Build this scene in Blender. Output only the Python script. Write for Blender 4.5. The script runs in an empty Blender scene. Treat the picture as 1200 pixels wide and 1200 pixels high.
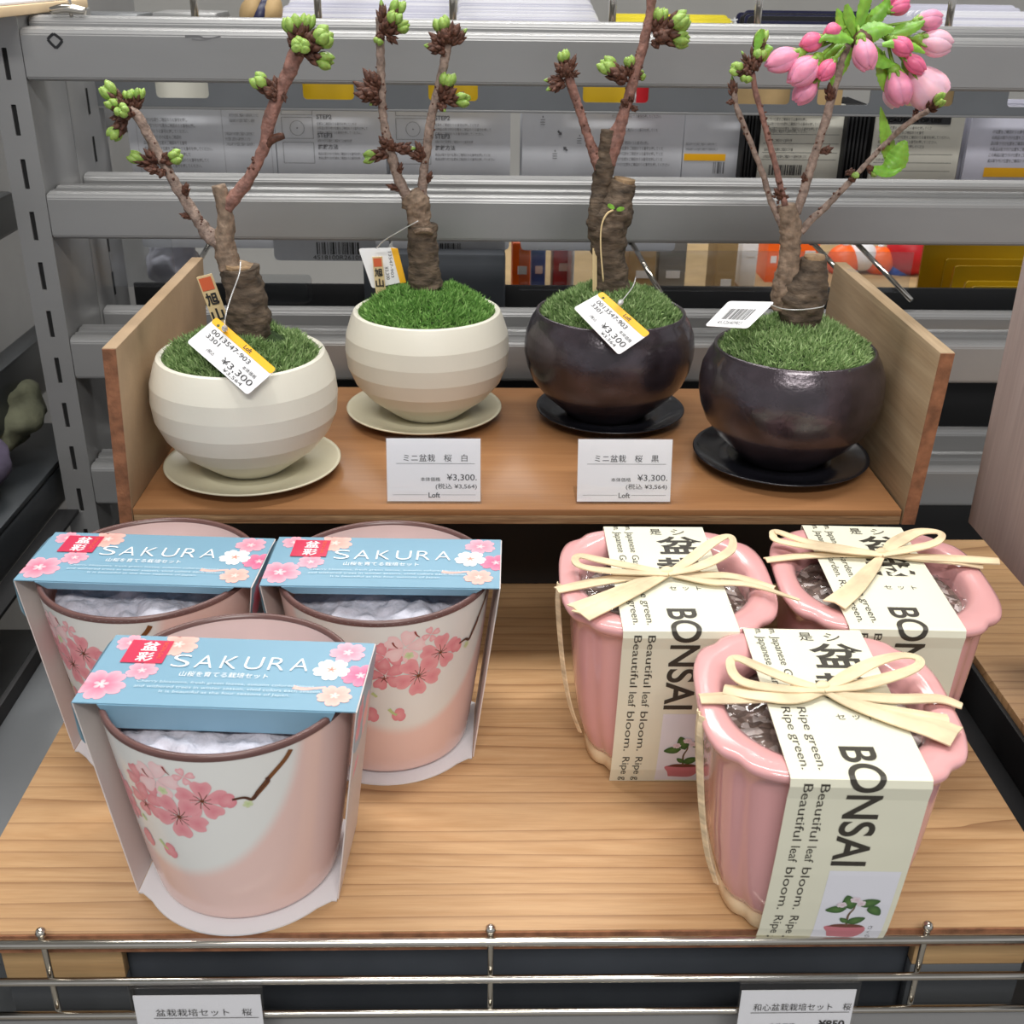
import bpy, bmesh, math, random
from mathutils import Vector, Matrix, noise
R = random.Random(7)
V = Vector
PI = math.pi
scene = bpy.context.scene
C = scene.collection

# ------------------------------------------------------------------ camera
F = 1330.0
CAM = V((0, 0, .36))
_d = V((-32, -645, F)).normalized()
_x = V(((F * F - 64500) / 32.0, 100, F)).normalized()
_z = _x.cross(_d).normalized()
if _z.y > 0: _z = -_z
RW = Matrix((_x, _d, _z))            # survey axes: image (right, down, forward) -> world


def ray(u, v): return RW @ V((u - 600, v - 600, F))
def onz(u, v, z): r = ray(u, v); return CAM + r * ((z - CAM.z) / r.z)
def ony(u, v, y): r = ray(u, v); return CAM + r * ((y - CAM.y) / r.y)
def onplane(u, v, p, n): r = ray(u, v); return CAM + r * ((p - CAM).dot(n) / r.dot(n))


cd = bpy.data.cameras.new('camera')
cam = bpy.data.objects.new('camera', cd)
C.objects.link(cam)
cd.sensor_width = 36
cd.lens = F / 1200 * 36
cd.clip_start = .02
cd.dof.use_dof = True
cd.dof.focus_distance = .60
cd.dof.aperture_fstop = 28
right, down, fwd = RW @ V((1, 0, 0)), RW @ V((0, 1, 0)), RW @ V((0, 0, 1))
m = Matrix((right, -down, -fwd)).transposed().to_4x4()
m.translation = CAM
cam.matrix_world = m
scene.camera = cam

# ------------------------------------------------------------------ world, lamps, exposure
scene.view_settings.view_transform = 'Standard'
scene.view_settings.look = 'None'
scene.view_settings.gamma = 1
scene.view_settings.use_curve_mapping = False
scene.view_settings.exposure = -0.22
w = bpy.data.worlds.new('World')
scene.world = w
w.use_nodes = True
w.node_tree.nodes['Background'].inputs[0].default_value = (.93, .95, 1, 1)
w.node_tree.nodes['Background'].inputs[1].default_value = .60
LAMPS = [(-.48, .70, 1.85, .14, 1.2, 20), (.42, .70, 1.85, .14, 1.2, 20), (.05, -1.1, 1.7, 1.2, .25, 32), (.0, 2.6, 1.9, 1.6, .3, 26)]
for i, (x, y, z, sx, sy, e) in enumerate(LAMPS):
    l = bpy.data.lights.new('ceiling_panel_light', 'AREA')
    l.shape = 'RECTANGLE'; l.size = sx; l.size_y = sy; l.energy = e
    l.color = (1, .98, .945)
    o = bpy.data.objects.new('ceiling_panel_light', l)
    o.location = (x, y, z)
    C.objects.link(o)
    d = V((0, .5, .05)) - V((x, y, z))
    o.rotation_euler = d.to_track_quat('-Z', 'Y').to_euler()


# ------------------------------------------------------------------ materials
def srgb(r, g, b):
    f = lambda c: (c / 12.92 if c <= .04045 else ((c + .055) / 1.055) ** 2.4)
    return (f(r / 255), f(g / 255), f(b / 255), 1)


def mat(name, col, rough=.5, metal=0., spec=.5, var=0., scale=60., bump=0., bscale=300., trans=0., coat=0., stretch=(1, 1, 1), sss=0., emis=None, aniso=None):
    m = bpy.data.materials.new(name)
    m.use_nodes = True
    nt = m.node_tree; N = nt.nodes; L = nt.links
    b = N['Principled BSDF']
    b.inputs['Roughness'].default_value = rough
    b.inputs['Metallic'].default_value = metal
    b.inputs['Specular IOR Level'].default_value = spec
    b.inputs['Transmission Weight'].default_value = trans
    b.inputs['Coat Weight'].default_value = coat
    b.inputs['Coat Roughness'].default_value = .06
    if sss:
        b.inputs['Subsurface Weight'].default_value = sss
        b.inputs['Subsurface Scale'].default_value = .003
    tc = N.new('ShaderNodeTexCoord')
    mp = N.new('ShaderNodeMapping'); mp.inputs['Scale'].default_value = stretch
    L.new(tc.outputs['Object'], mp.inputs[0])
    nz = N.new('ShaderNodeTexNoise'); nz.inputs['Scale'].default_value = scale; nz.inputs['Detail'].default_value = 5
    L.new(mp.outputs[0], nz.inputs['Vector'])
    cr = N.new('ShaderNodeValToRGB')
    lo = tuple(c * (1 - var) for c in col[:3]) + (1,)
    hi = tuple(min(1, c * (1 + var)) for c in col[:3]) + (1,)
    cr.color_ramp.elements[0].position = .3; cr.color_ramp.elements[0].color = lo
    cr.color_ramp.elements[1].position = .7; cr.color_ramp.elements[1].color = hi
    L.new(nz.outputs[0], cr.inputs[0])
    L.new(cr.outputs[0], b.inputs['Base Color'])
    if bump:
        n2 = N.new('ShaderNodeTexNoise'); n2.inputs['Scale'].default_value = bscale; n2.inputs['Detail'].default_value = 4
        L.new(mp.outputs[0], n2.inputs['Vector'])
        bp = N.new('ShaderNodeBump'); bp.inputs['Strength'].default_value = bump; bp.inputs['Distance'].default_value = .001
        L.new(n2.outputs[0], bp.inputs['Height']); L.new(bp.outputs[0], b.inputs['Normal'])
    return m


def wood(name, c_light, c_mid, c_dark, axis='X', scale=9., rough=.5, dist=5., fine=.25, bands=.35, spec=.4):
    m = bpy.data.materials.new(name)
    m.use_nodes = True
    nt = m.node_tree; N = nt.nodes; L = nt.links
    b = N['Principled BSDF']; b.inputs['Roughness'].default_value = rough; b.inputs['Specular IOR Level'].default_value = spec
    tc = N.new('ShaderNodeTexCoord')
    mp = N.new('ShaderNodeMapping')
    st = {'X': (.045, 1, 1), 'Y': (1, .045, 1), 'Z': (1, 1, .045)}[axis]
    mp.inputs['Scale'].default_value = st
    L.new(tc.outputs['Object'], mp.inputs[0])
    warp = N.new('ShaderNodeTexNoise'); warp.inputs['Scale'].default_value = 9; warp.inputs['Detail'].default_value = 2
    L.new(mp.outputs[0], warp.inputs['Vector'])
    add = N.new('ShaderNodeVectorMath'); add.operation = 'MULTIPLY_ADD'
    L.new(warp.outputs['Color'], add.inputs[0]); add.inputs[1].default_value = (.012 * dist,) * 3; L.new(mp.outputs[0], add.inputs[2])
    n1 = N.new('ShaderNodeTexNoise'); n1.inputs['Scale'].default_value = scale * 9; n1.inputs['Detail'].default_value = 3; n1.inputs['Roughness'].default_value = .6
    L.new(add.outputs[0], n1.inputs['Vector'])
    wv = N.new('ShaderNodeTexWave'); wv.wave_type = 'BANDS'
    wv.bands_direction = {'X': 'Y', 'Y': 'X', 'Z': 'X'}[axis]; wv.wave_profile = 'SAW'
    wv.inputs['Scale'].default_value = scale; wv.inputs['Distortion'].default_value = dist; wv.inputs['Detail'].default_value = 2
    wv.inputs['Detail Scale'].default_value = 1.2
    L.new(mp.outputs[0], wv.inputs['Vector'])
    pw = N.new('ShaderNodeMath'); pw.operation = 'POWER'; L.new(wv.outputs['Fac'], pw.inputs[0]); pw.inputs[1].default_value = 8
    mx = N.new('ShaderNodeMix'); mx.data_type = 'RGBA'
    cr = N.new('ShaderNodeValToRGB')
    cr.color_ramp.elements[0].position = .32; cr.color_ramp.elements[0].color = c_mid
    cr.color_ramp.elements[1].position = .62; cr.color_ramp.elements[1].color = c_light
    L.new(n1.outputs[0], cr.inputs[0])
    ml = N.new('ShaderNodeMath'); ml.operation = 'MULTIPLY'; L.new(pw.outputs[0], ml.inputs[0]); ml.inputs[1].default_value = bands
    L.new(ml.outputs[0], mx.inputs[0]); L.new(cr.outputs[0], mx.inputs[6]); mx.inputs[7].default_value = c_dark
    fn = N.new('ShaderNodeTexNoise'); fn.inputs['Scale'].default_value = scale * 60; fn.inputs['Detail'].default_value = 2
    L.new(mp.outputs[0], fn.inputs['Vector'])
    hs = N.new('ShaderNodeMapRange'); hs.inputs[1].default_value = .3; hs.inputs[2].default_value = .7
    hs.inputs[3].default_value = 1 - fine; hs.inputs[4].default_value = 1 + fine * .4
    L.new(fn.outputs[0], hs.inputs[0])
    vm = N.new('ShaderNodeVectorMath'); vm.operation = 'SCALE'
    L.new(mx.outputs[2], vm.inputs[0]); L.new(hs.outputs[0], vm.inputs['Scale'])
    L.new(vm.outputs[0], b.inputs['Base Color'])
    bp = N.new('ShaderNodeBump'); bp.inputs['Strength'].default_value = .12; bp.inputs['Distance'].default_value = .0006
    L.new(fn.outputs[0], bp.inputs['Height']); L.new(bp.outputs[0], b.inputs['Normal'])
    return m


def ink():
    m = bpy.data.materials.new('printed_ink'); m.use_nodes = True
    nt = m.node_tree; b = nt.nodes['Principled BSDF']; b.inputs['Roughness'].default_value = .35
    a = nt.nodes.new('ShaderNodeAttribute'); a.attribute_name = 'Col'
    n = nt.nodes.new('ShaderNodeTexNoise'); n.inputs['Scale'].default_value = 260
    mr = nt.nodes.new('ShaderNodeMapRange'); mr.inputs[3].default_value = .93; mr.inputs[4].default_value = 1.07
    nt.links.new(n.outputs[0], mr.inputs[0])
    vm = nt.nodes.new('ShaderNodeVectorMath'); vm.operation = 'SCALE'
    nt.links.new(a.outputs['Color'], vm.inputs[0]); nt.links.new(mr.outputs[0], vm.inputs['Scale'])
    nt.links.new(vm.outputs[0], b.inputs['Base Color'])
    return m


def film(name, tint=(1, 1, 1, 1), rough=.03, base=.06, gain=.9):
    """thin clear plastic: mostly see-through, reflective at grazing angles and on creases"""
    m = bpy.data.materials.new(name); m.use_nodes = True
    nt = m.node_tree; N = nt.nodes; L = nt.links
    N.remove(N['Principled BSDF'])
    tr = N.new('ShaderNodeBsdfTransparent'); tr.inputs[0].default_value = tint
    gl = N.new('ShaderNodeBsdfGlossy'); gl.inputs['Roughness'].default_value = rough
    fr = N.new('ShaderNodeLayerWeight'); fr.inputs[0].default_value = .5
    p4 = N.new('ShaderNodeMath'); p4.operation = 'POWER'; L.new(fr.outputs['Facing'], p4.inputs[0]); p4.inputs[1].default_value = 4
    ma = N.new('ShaderNodeMath'); ma.operation = 'MULTIPLY_ADD'; ma.inputs[1].default_value = gain; ma.inputs[2].default_value = base
    L.new(p4.outputs[0], ma.inputs[0])
    mx = N.new('ShaderNodeMixShader'); L.new(ma.outputs[0], mx.inputs[0]); L.new(tr.outputs[0], mx.inputs[1]); L.new(gl.outputs[0], mx.inputs[2])
    L.new(mx.outputs[0], N['Material Output'].inputs[0])
    return m


M = {}
M['shelf'] = wood('pale_pine_board', srgb(194, 156, 114), srgb(180, 140, 98), srgb(126, 86, 56), 'X', 30, .42, 12, .06, .72)
M['floor_ply'] = wood('stained_plywood', srgb(158, 114, 76), srgb(146, 102, 66), srgb(126, 86, 54), 'X', 9, .34, 7, .08, .25)
M['ply_edge'] = wood('raw_plywood_edge', srgb(178, 146, 108), srgb(134, 98, 66), srgb(92, 60, 38), 'X', 30, .8, 3, .35, .5)
M['mdf'] = mat('brown_hardboard', srgb(168, 142, 112), .7, var=.10, scale=40, bump=.15, bscale=500)
M['mdf_r'] = wood('greyed_plywood_face', srgb(168, 146, 116), srgb(154, 130, 100), srgb(130, 106, 80), 'Y', 12, .65, 4, .12, .35)
M['mdf_edge'] = mat('sawn_brown_edge', srgb(140, 94, 66), .9, var=.35, scale=160, bump=.6, bscale=400)
M['greywood'] = wood('grey_brown_laminate', srgb(184, 168, 164), srgb(168, 150, 146), srgb(142, 124, 120), 'Z', 10, .5, 3, .10, .4)
M['block'] = wood('pale_wood_block', srgb(206, 170, 122), srgb(190, 150, 104), srgb(150, 106, 66), 'X', 14, .5, 4, .10, .5)
M['steel'] = mat('grey_painted_steel', srgb(150, 150, 150), .36, .35, .5, var=.05, scale=22, bump=.04, bscale=900, stretch=(.3, 1, 1))
M['steel_d'] = mat('darker_grey_painted_steel', srgb(112, 115, 118), .38, .4, .5, var=.06, scale=20)
M['black'] = mat('matt_black_panel', srgb(22, 22, 24), .6, var=.2, scale=20)
M['slotdark'] = mat('slot_shadow_interior', srgb(16, 16, 17), .8)
M['slate'] = mat('slate_grey_board', srgb(68, 72, 78), .55, var=.10, scale=30)
M['beam'] = mat('dark_steel_bracket', srgb(62, 66, 70), .35, .5, .5, var=.1, scale=15)
M['chrome'] = mat('chromed_wire', srgb(205, 200, 190), .16, 1., .5, var=.06, scale=40)
M['cream'] = mat('cream_matt_glaze', srgb(222, 218, 204), .38, 0, .45, var=.03, scale=30, bump=.05, bscale=500)
M['saucer_w'] = mat('pale_cream_saucer_glaze', srgb(214, 208, 182), .33, 0, .5, var=.04, scale=30)
M['blackpot'] = mat('tenmoku_black_glaze', srgb(66, 58, 64), .25, .5, .8, var=.5, scale=60, bump=.22, bscale=520, coat=.35)
M['saucer_b'] = mat('black_gloss_glaze', srgb(30, 30, 36), .16, .1, .6, var=.2, scale=30, bump=.05, bscale=200)
M['soil'] = mat('dark_soil', srgb(52, 42, 30), .95, var=.5, scale=300, bump=1, bscale=500)
M['moss_base'] = mat('moss_underlayer', srgb(46, 66, 30), .95, var=.4, scale=200, bump=1, bscale=400)
M['bark'] = mat('rough_dark_bark', srgb(92, 78, 64), .85, var=.6, scale=170, bump=1, bscale=420, stretch=(.7, .7, 1.6))
M['bark_l'] = mat('pale_lichened_bark', srgb(134, 114, 96), .8, var=.45, scale=260, bump=.8, bscale=500)
M['twig'] = mat('grey_brown_twig_bark', srgb(146, 126, 114), .7, var=.42, scale=330, bump=.9, bscale=700)
M['twig_red'] = mat('reddish_twig_bark', srgb(144, 104, 92), .6, var=.42, scale=260, bump=.8, bscale=600)
M['cutwood'] = mat('cut_wood_end', srgb(160, 132, 100), .8, var=.35, scale=300, bump=.6)
M['scale'] = mat('brown_bud_scales', srgb(90, 56, 42), .6, var=.5, scale=500, bump=.5, bscale=900)
M['green'] = mat('fresh_green_bud', srgb(146, 178, 84), .45, var=.22, scale=500, sss=.15, bump=.3, bscale=900)
M['leaf'] = mat('bright_green_leaf', srgb(122, 178, 60), .42, var=.2, scale=300, sss=.15)
M['calyx'] = mat('green_calyx', srgb(128, 168, 62), .45, var=.22, scale=400, sss=.1)
M['petal'] = mat('pink_petal', srgb(240, 150, 180), .45, var=.14, scale=140, sss=.25, stretch=(1, 1, 1))
M['petal_l'] = mat('pale_pink_petal', srgb(248, 190, 206), .45, var=.08, scale=120, sss=.25)
M['petal_d'] = mat('deep_pink_petal', srgb(232, 108, 146), .45, var=.12, scale=200, sss=.2)
M['white_card'] = mat('white_card', srgb(236, 236, 240), .55, var=.02, scale=20)
M['tagwhite'] = mat('glossy_white_tag', srgb(240, 240, 242), .3, var=.01)
M['orange'] = mat('orange_yellow_stripe', srgb(248, 184, 24), .35, var=.02)
M['inkblack'] = mat('black_print', srgb(40, 40, 42), .5)
M['inkgrey'] = mat('grey_print', srgb(98, 98, 102), .5)
M['inkwhite'] = mat('white_print', srgb(245, 248, 250), .5)
M['inkpale'] = mat('pale_blue_print', srgb(196, 218, 228), .5)
M['inkbrush'] = mat('brush_black_print', srgb(58, 54, 46), .5)
M['red_stamp'] = mat('crimson_print', srgb(200, 40, 78), .45, var=.03)
M['orangered'] = mat('orange_red_stamp', srgb(224, 104, 62), .6)
M['stake'] = wood('pale_wood_stake', srgb(238, 214, 164), srgb(228, 200, 150), srgb(206, 172, 120), 'Z', 20, .6, 2, .05, .3)
M['sleeve_blue'] = mat('pale_blue_card', srgb(122, 163, 186), .42, var=.03, scale=25)
M['sleeve_in'] = mat('white_card_inside', srgb(218, 208, 204), .6, var=.03, scale=20)
M['tissue'] = mat('white_nonwoven_bag', srgb(196, 196, 208), .9, var=.16, scale=140, bump=.9, bscale=420)
M['rim'] = mat('brown_glazed_rim', srgb(104, 74, 70), .28, var=.08, scale=80)
M['mug_in'] = mat('pink_glazed_inside', srgb(240, 206, 198), .15, var=.02, coat=.3)
M['pinkpot'] = mat('pink_gloss_glaze', srgb(224, 166, 166), .16, var=.03, scale=25, coat=.4)
M['foot'] = mat('unglazed_cream_clay', srgb(236, 208, 168), .6, var=.04, scale=40)
M['band'] = mat('cream_paper_band', srgb(232, 230, 208), .5, var=.02, scale=30)
M['photo_white'] = mat('white_photo_print', srgb(232, 232, 240), .4)
M['raffia'] = mat('natural_raffia', srgb(226, 204, 168), .65, var=.26, scale=260, bump=.5, bscale=500, stretch=(.15, .15, 1))
M['pebble'] = None
M['clear'] = film('clear_plastic', base=.03, gain=.6)
M['clear_bag'] = film('crinkled_clear_film', (.95, .95, .97, 1), .07, .05, .8)
M['clear_soft'] = film('smoky_clear_plastic', (.90, .91, .92, 1), .12, .09, .6)
M['nylon'] = mat('clear_nylon_string', srgb(225, 225, 225), .25, trans=.4)
M['ink'] = ink()
M['shopfloor'] = mat('shop_floor_vinyl', srgb(150, 146, 140), .4, var=.05, scale=3)
M['ceil'] = mat('shop_ceiling_board', srgb(200, 200, 198), .8, var=.03, scale=4)
M['wallm'] = mat('shop_wall_paint', srgb(214, 212, 206), .8, var=.05, scale=4)
M['yellow'] = mat('yellow_plastic_sheet', srgb(206, 168, 24), .35, var=.08, scale=20)
M['yellowp'] = mat('yellow_printed_card', srgb(236, 222, 60), .45, var=.05)
M['navy'] = mat('navy_printed_card', srgb(32, 34, 66), .4, var=.1)
M['orangeb'] = mat('orange_plastic', srgb(250, 104, 24), .4, var=.06)
M['redb'] = mat('red_plastic', srgb(190, 24, 36), .4, var=.06)
M['blueb'] = mat('blue_plastic', srgb(40, 84, 180), .4, var=.06)
M['tan'] = mat('tan_cardboard', srgb(176, 148, 104), .7, var=.1)
M['lav'] = mat('pale_lavender_card', srgb(206, 206, 220), .5, var=.03)
M['insert'] = mat('pale_grey_printed_card', srgb(206, 208, 214), .5, var=.03)
M['insert_c'] = mat('ivory_printed_card', srgb(214, 212, 200), .5, var=.03)
M['bagbrown'] = mat('olive_fabric', srgb(120, 122, 100), .9, var=.25, scale=60, bump=.5)
M['bagpurple'] = mat('dusky_violet_fabric', srgb(80, 72, 92), .9, var=.25, scale=60, bump=.5)


def pebble_mat():
    m = bpy.data.materials.new('soil_and_pumice'); m.use_nodes = True
    nt = m.node_tree; N = nt.nodes; L = nt.links; b = N['Principled BSDF']; b.inputs['Roughness'].default_value = .8
    tc = N.new('ShaderNodeTexCoord')
    v = N.new('ShaderNodeTexVoronoi'); v.inputs['Scale'].default_value = 260
    L.new(tc.outputs['Object'], v.inputs['Vector'])
    cr = N.new('ShaderNodeValToRGB'); e = cr.color_ramp.elements
    e[0].position = .0; e[0].color = srgb(92, 76, 68)
    e[1].position = 1; e[1].color = srgb(205, 196, 190)
    e.new(.5).color = srgb(112, 94, 84); e.new(.72).color = srgb(148, 128, 116); e.new(.86).color = srgb(190, 178, 170)
    sp = N.new('ShaderNodeSeparateColor'); L.new(v.outputs['Color'], sp.inputs[0]); L.new(sp.outputs[0], cr.inputs[0])
    L.new(cr.outputs[0], b.inputs['Base Color'])
    bp = N.new('ShaderNodeBump'); bp.inputs['Strength'].default_value = .8; bp.inputs['Distance'].default_value = .002; bp.invert = True
    L.new(v.outputs['Distance'], bp.inputs['Height']); L.new(bp.outputs[0], b.inputs['Normal'])
    return m


M['pebble'] = pebble_mat()


def moss_mat(name, a, b_, c):
    m = bpy.data.materials.new(name); m.use_nodes = True
    nt = m.node_tree; N = nt.nodes; L = nt.links; b = N['Principled BSDF']; b.inputs['Roughness'].default_value = .55
    b.inputs['Specular IOR Level'].default_value = .3
    g = N.new('ShaderNodeNewGeometry'); cr = N.new('ShaderNodeValToRGB'); e = cr.color_ramp.elements
    e[0].color = a; e[1].color = c; e.new(.5).color = b_
    L.new(g.outputs['Random Per Island'], cr.inputs[0]); L.new(cr.outputs[0], b.inputs['Base Color'])
    b.inputs['Subsurface Weight'].default_value = 0
    return m


M['moss_a'] = moss_mat('moss_blades_deep', srgb(96, 124, 72), srgb(130, 160, 98), srgb(178, 200, 142))
M['moss_b'] = moss_mat('moss_blades_bright', srgb(84, 128, 58), srgb(116, 164, 80), srgb(160, 200, 116))
M['moss_c'] = moss_mat('moss_blades_light', srgb(110, 140, 84), srgb(144, 174, 110), srgb(190, 212, 152))


# ------------------------------------------------------------------ object helpers
def _rel(parent):
    p = V((0, 0, 0)); q = parent
    while q is not None: p += q.location; q = q.parent
    return p


def link(name, me, mats, parent=None, smooth=True, world=True, angle=None):
    o = bpy.data.objects.new(name, me)
    C.objects.link(o)
    if not isinstance(mats, (list, tuple)): mats = [mats]
    for q in mats: me.materials.append(q)
    if parent is not None:
        if world: me.transform(Matrix.Translation(-_rel(parent)))
        o.parent = parent
    if smooth:
        me.polygons.foreach_set('use_smooth', [True] * len(me.polygons))
        if angle is not None: me.set_sharp_from_angle(angle=angle)
    me.update()
    return o


def obj(name, vs, fs, mats, parent=None, smooth=True, mi=None, angle=None, world=True, cols=None):
    me = bpy.data.meshes.new(name)
    me.from_pydata([tuple(v) for v in vs], [], fs)
    if mi: me.polygons.foreach_set('material_index', mi)
    if cols:
        a = me.color_attributes.new('Col', 'FLOAT_COLOR', 'POINT')
        a.data.foreach_set('color', [c for q in cols for c in q])
    return link(name, me, mats, parent, smooth, world, angle)


def bmobj(name, bm, mats, parent=None, smooth=True, angle=.6, world=True):
    me = bpy.data.meshes.new(name); bm.to_mesh(me); bm.free()
    return link(name, me, mats, parent, smooth, world, angle)


def root(name, label, cat, loc=(0, 0, 0), group=None, kind=None):
    o = bpy.data.objects.new(name, None); C.objects.link(o); o.location = loc
    o.empty_display_size = .02
    o['label'] = label; o['category'] = cat
    if group: o['group'] = group
    if kind: o['kind'] = kind
    return o


def tag(o, label, cat, group=None, kind=None):
    o['label'] = label; o['category'] = cat
    if group: o['group'] = group
    if kind: o['kind'] = kind
    return o


def box(name, lo, hi, m, parent=None, bev=.0006, seg=2):
    bm = bmesh.new()
    bmesh.ops.create_cube(bm, size=1)
    lo = V(lo); hi = V(hi)
    for v in bm.verts: v.co = V([(lo[i] + hi[i]) / 2 + v.co[i] * (hi[i] - lo[i]) for i in range(3)])
    if bev: bmesh.ops.bevel(bm, geom=bm.edges[:], offset=bev, segments=seg, affect='EDGES', profile=.5)
    return bmobj(name, bm, m, parent, True, .5)


def quadbox(name, pts, th, m, parent=None, n=None, bev=0):
    """a thin slab from 4 corner points, extruded by th along -normal"""
    pts = [V(p) for p in pts]
    n = n or (pts[1] - pts[0]).cross(pts[3] - pts[0]).normalized()
    vs = pts + [p - n * th for p in pts]
    fs = [(0, 1, 2, 3), (7, 6, 5, 4)] + [(i, i + 4, (i + 1) % 4 + 4, (i + 1) % 4) for i in range(4)]
    bm = bmesh.new(); bv = [bm.verts.new(p) for p in vs]
    for f in fs: bm.faces.new([bv[i] for i in f])
    bmesh.ops.recalc_face_normals(bm, faces=bm.faces[:])
    if bev: bmesh.ops.bevel(bm, geom=bm.edges[:], offset=bev, segments=2, affect='EDGES')
    return bmobj(name, bm, m, parent, False, None)


def lathe(name, prof, m, parent=None, c=(0, 0, 0), n=72, closed=False, angle=None, wob=0, mi=None):
    vs, fs, mis = [], [], []
    c = V(c)
    k = len(prof)
    for j in range(n):
        a = 2 * PI * j / n
        for (r, z) in prof:
            rr = r * (1 + wob * noise.noise(V((math.cos(a) * 1.3, math.sin(a) * 1.3, z * 30))))
            vs.append(c + V((rr * math.cos(a), rr * math.sin(a), z)))
    for j in range(n):
        for i in range(k - 1):
            a, b = j * k + i, ((j + 1) % n) * k + i
            fs.append((a, b, b + 1, a + 1)); mis.append(mi[i] if mi else 0)
    return obj(name, vs, fs, m, parent, True, mis if mi else None, angle)


def spline(pts, step=8):
    """Catmull-Rom through points (Vectors of any size, e.g. position+radius)"""
    P = [tuple(p) for p in pts]
    if len(P) == 2: step = max(step, 4)
    P = [tuple(2 * a - b for a, b in zip(P[0], P[1]))] + P + [tuple(2 * a - b for a, b in zip(P[-1], P[-2]))]
    out = []
    for i in range(1, len(P) - 2):
        for s in range(step):
            t = s / step
            out.append(tuple(.5 * ((2 * b) + (-a + c) * t + (2 * a - 5 * b + 4 * c - d) * t * t + (-a + 3 * b - 3 * c + d) * t ** 3)
                             for a, b, c, d in zip(P[i - 1], P[i], P[i + 1], P[i + 2])))
    out.append(P[-2])
    return out


def tube_data(pts, n=10, rough=0., nscale=200., caps=True, seed=0.):
    """pts: (x,y,z,r)"""
    vs, fs = [], []
    ps = [V(p[:3]) for p in pts]
    up = V((0.13, .97, .2))
    k = len(ps)
    for i, p in enumerate(ps):
        t = (ps[min(i + 1, k - 1)] - ps[max(i - 1, 0)])
        if t.length < 1e-9: t = V((0, 0, 1))
        t.normalize()
        a = t.cross(up)
        if a.length < 1e-3: a = t.orthogonal()
        a.normalize(); b = a.cross(t)
        for j in range(n):
            an = 2 * PI * j / n
            d = a * math.cos(an) + b * math.sin(an)
            r = pts[i][3]
            if rough:
                q = (p + d * r) * nscale + V((seed, seed, seed))
                r *= 1 + rough * (noise.noise(q) + .6 * noise.noise(q * 2.3))
            vs.append(p + d * r)
    for i in range(k - 1):
        for j in range(n):
            a, b = i * n + j, i * n + (j + 1) % n
            fs.append((a, b, b + n, a + n))
    if caps:
        vs.append(ps[0]); vs.append(ps[-1]); c0 = len(vs) - 2
        for j in range(n):
            fs.append((c0, (j + 1) % n, j)); fs.append((c0 + 1, (k - 1) * n + j, (k - 1) * n + (j + 1) % n))
    return vs, fs


def tube(name, pts, m, parent=None, n=10, rough=0., nscale=200., step=6, seed=0., angle=None):
    vs, fs = tube_data(spline(pts, step), n, rough, nscale, True, seed)
    return obj(name, vs, fs, m, parent, True, None, angle)


def merge(parts):
    vs, fs, mi = [], [], []
    for q in parts:
        b = len(vs); vs += list(q[0]); fs += [tuple(i + b for i in f) for f in q[1]]
        mi += [q[2] if len(q) > 2 else 0] * len(q[1])
    return vs, fs, mi


def ellipsoid(c, ax, L, r, n=10, k=7, taper=0., lob=0, lobd=.0, flat=1.):
    """ellipsoid along ax, from c, of length L and radius r; taper>0 narrows the tip"""
    c = V(c); ax = V(ax).normalized(); a = ax.orthogonal().normalized(); b = ax.cross(a)
    vs, fs = [], []
    for i in range(k + 1):
        t = i / k
        rr = r * math.sin(PI * min(max(t, .02), .985)) ** .75 * (1 - taper * (t - .5))
        for j in range(n):
            an = 2 * PI * j / n
            q = rr * (1 + lobd * math.cos(lob * an))
            vs.append(c + ax * (L * t) + a * (q * math.cos(an)) + b * (q * math.sin(an) * flat))
    for i in range(k):
        for j in range(n):
            p, q = i * n + j, i * n + (j + 1) % n
            fs.append((p, q, q + n, p + n))
    fs.append(tuple(range(n - 1, -1, -1))); fs.append(tuple(range(k * n, k * n + n)))
    return vs, fs


def ribbon(pts, wid, th=.0003, up=V((0, 0, 1)), fold=.25):
    """flat strip with thickness; pts list (x,y,z,w)"""
    P = spline(pts, 8); vs, fs = [], []; k = len(P)
    ps = [V(p[:3]) for p in P]
    for i, p in enumerate(ps):
        t = (ps[min(i + 1, k - 1)] - ps[max(i - 1, 0)]).normalized()
        s = t.cross(up)
        if s.length < .05: s = t.cross(V((0, 1, 0)))
        s.normalize(); nn = s.cross(t).normalized(); w = P[i][3] * wid
        vs += [p - s * w - nn * w * fold, p + nn * th, p + s * w - nn * w * fold, p + s * w - nn * (w * fold + th * 2), p - nn * th, p - s * w - nn * (w * fold + th * 2)]
    for i in range(k - 1):
        for j in range(6):
            a, b = i * 6 + j, i * 6 + (j + 1) % 6
            fs.append((a, b, b + 6, a + 6))
    fs += [(5, 4, 3, 2, 1, 0), tuple((k - 1) * 6 + j for j in range(6))]
    return vs, fs


# ---- 2D shapes and print
def rrect(x0, y0, x1, y1, r, n=5):
    out = []
    for cx, cy, a0 in ((x1 - r, y1 - r, 0), (x0 + r, y1 - r, 90), (x0 + r, y0 + r, 180), (x1 - r, y0 + r, 270)):
        for i in range(n + 1):
            a = math.radians(a0 + 90 * i / n); out.append((cx + r * math.cos(a), cy + r * math.sin(a)))
    return out


def circ(cx, cy, r, n=20): return [(cx + r * math.cos(2 * PI * i / n), cy + r * math.sin(2 * PI * i / n)) for i in range(n)]


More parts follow.
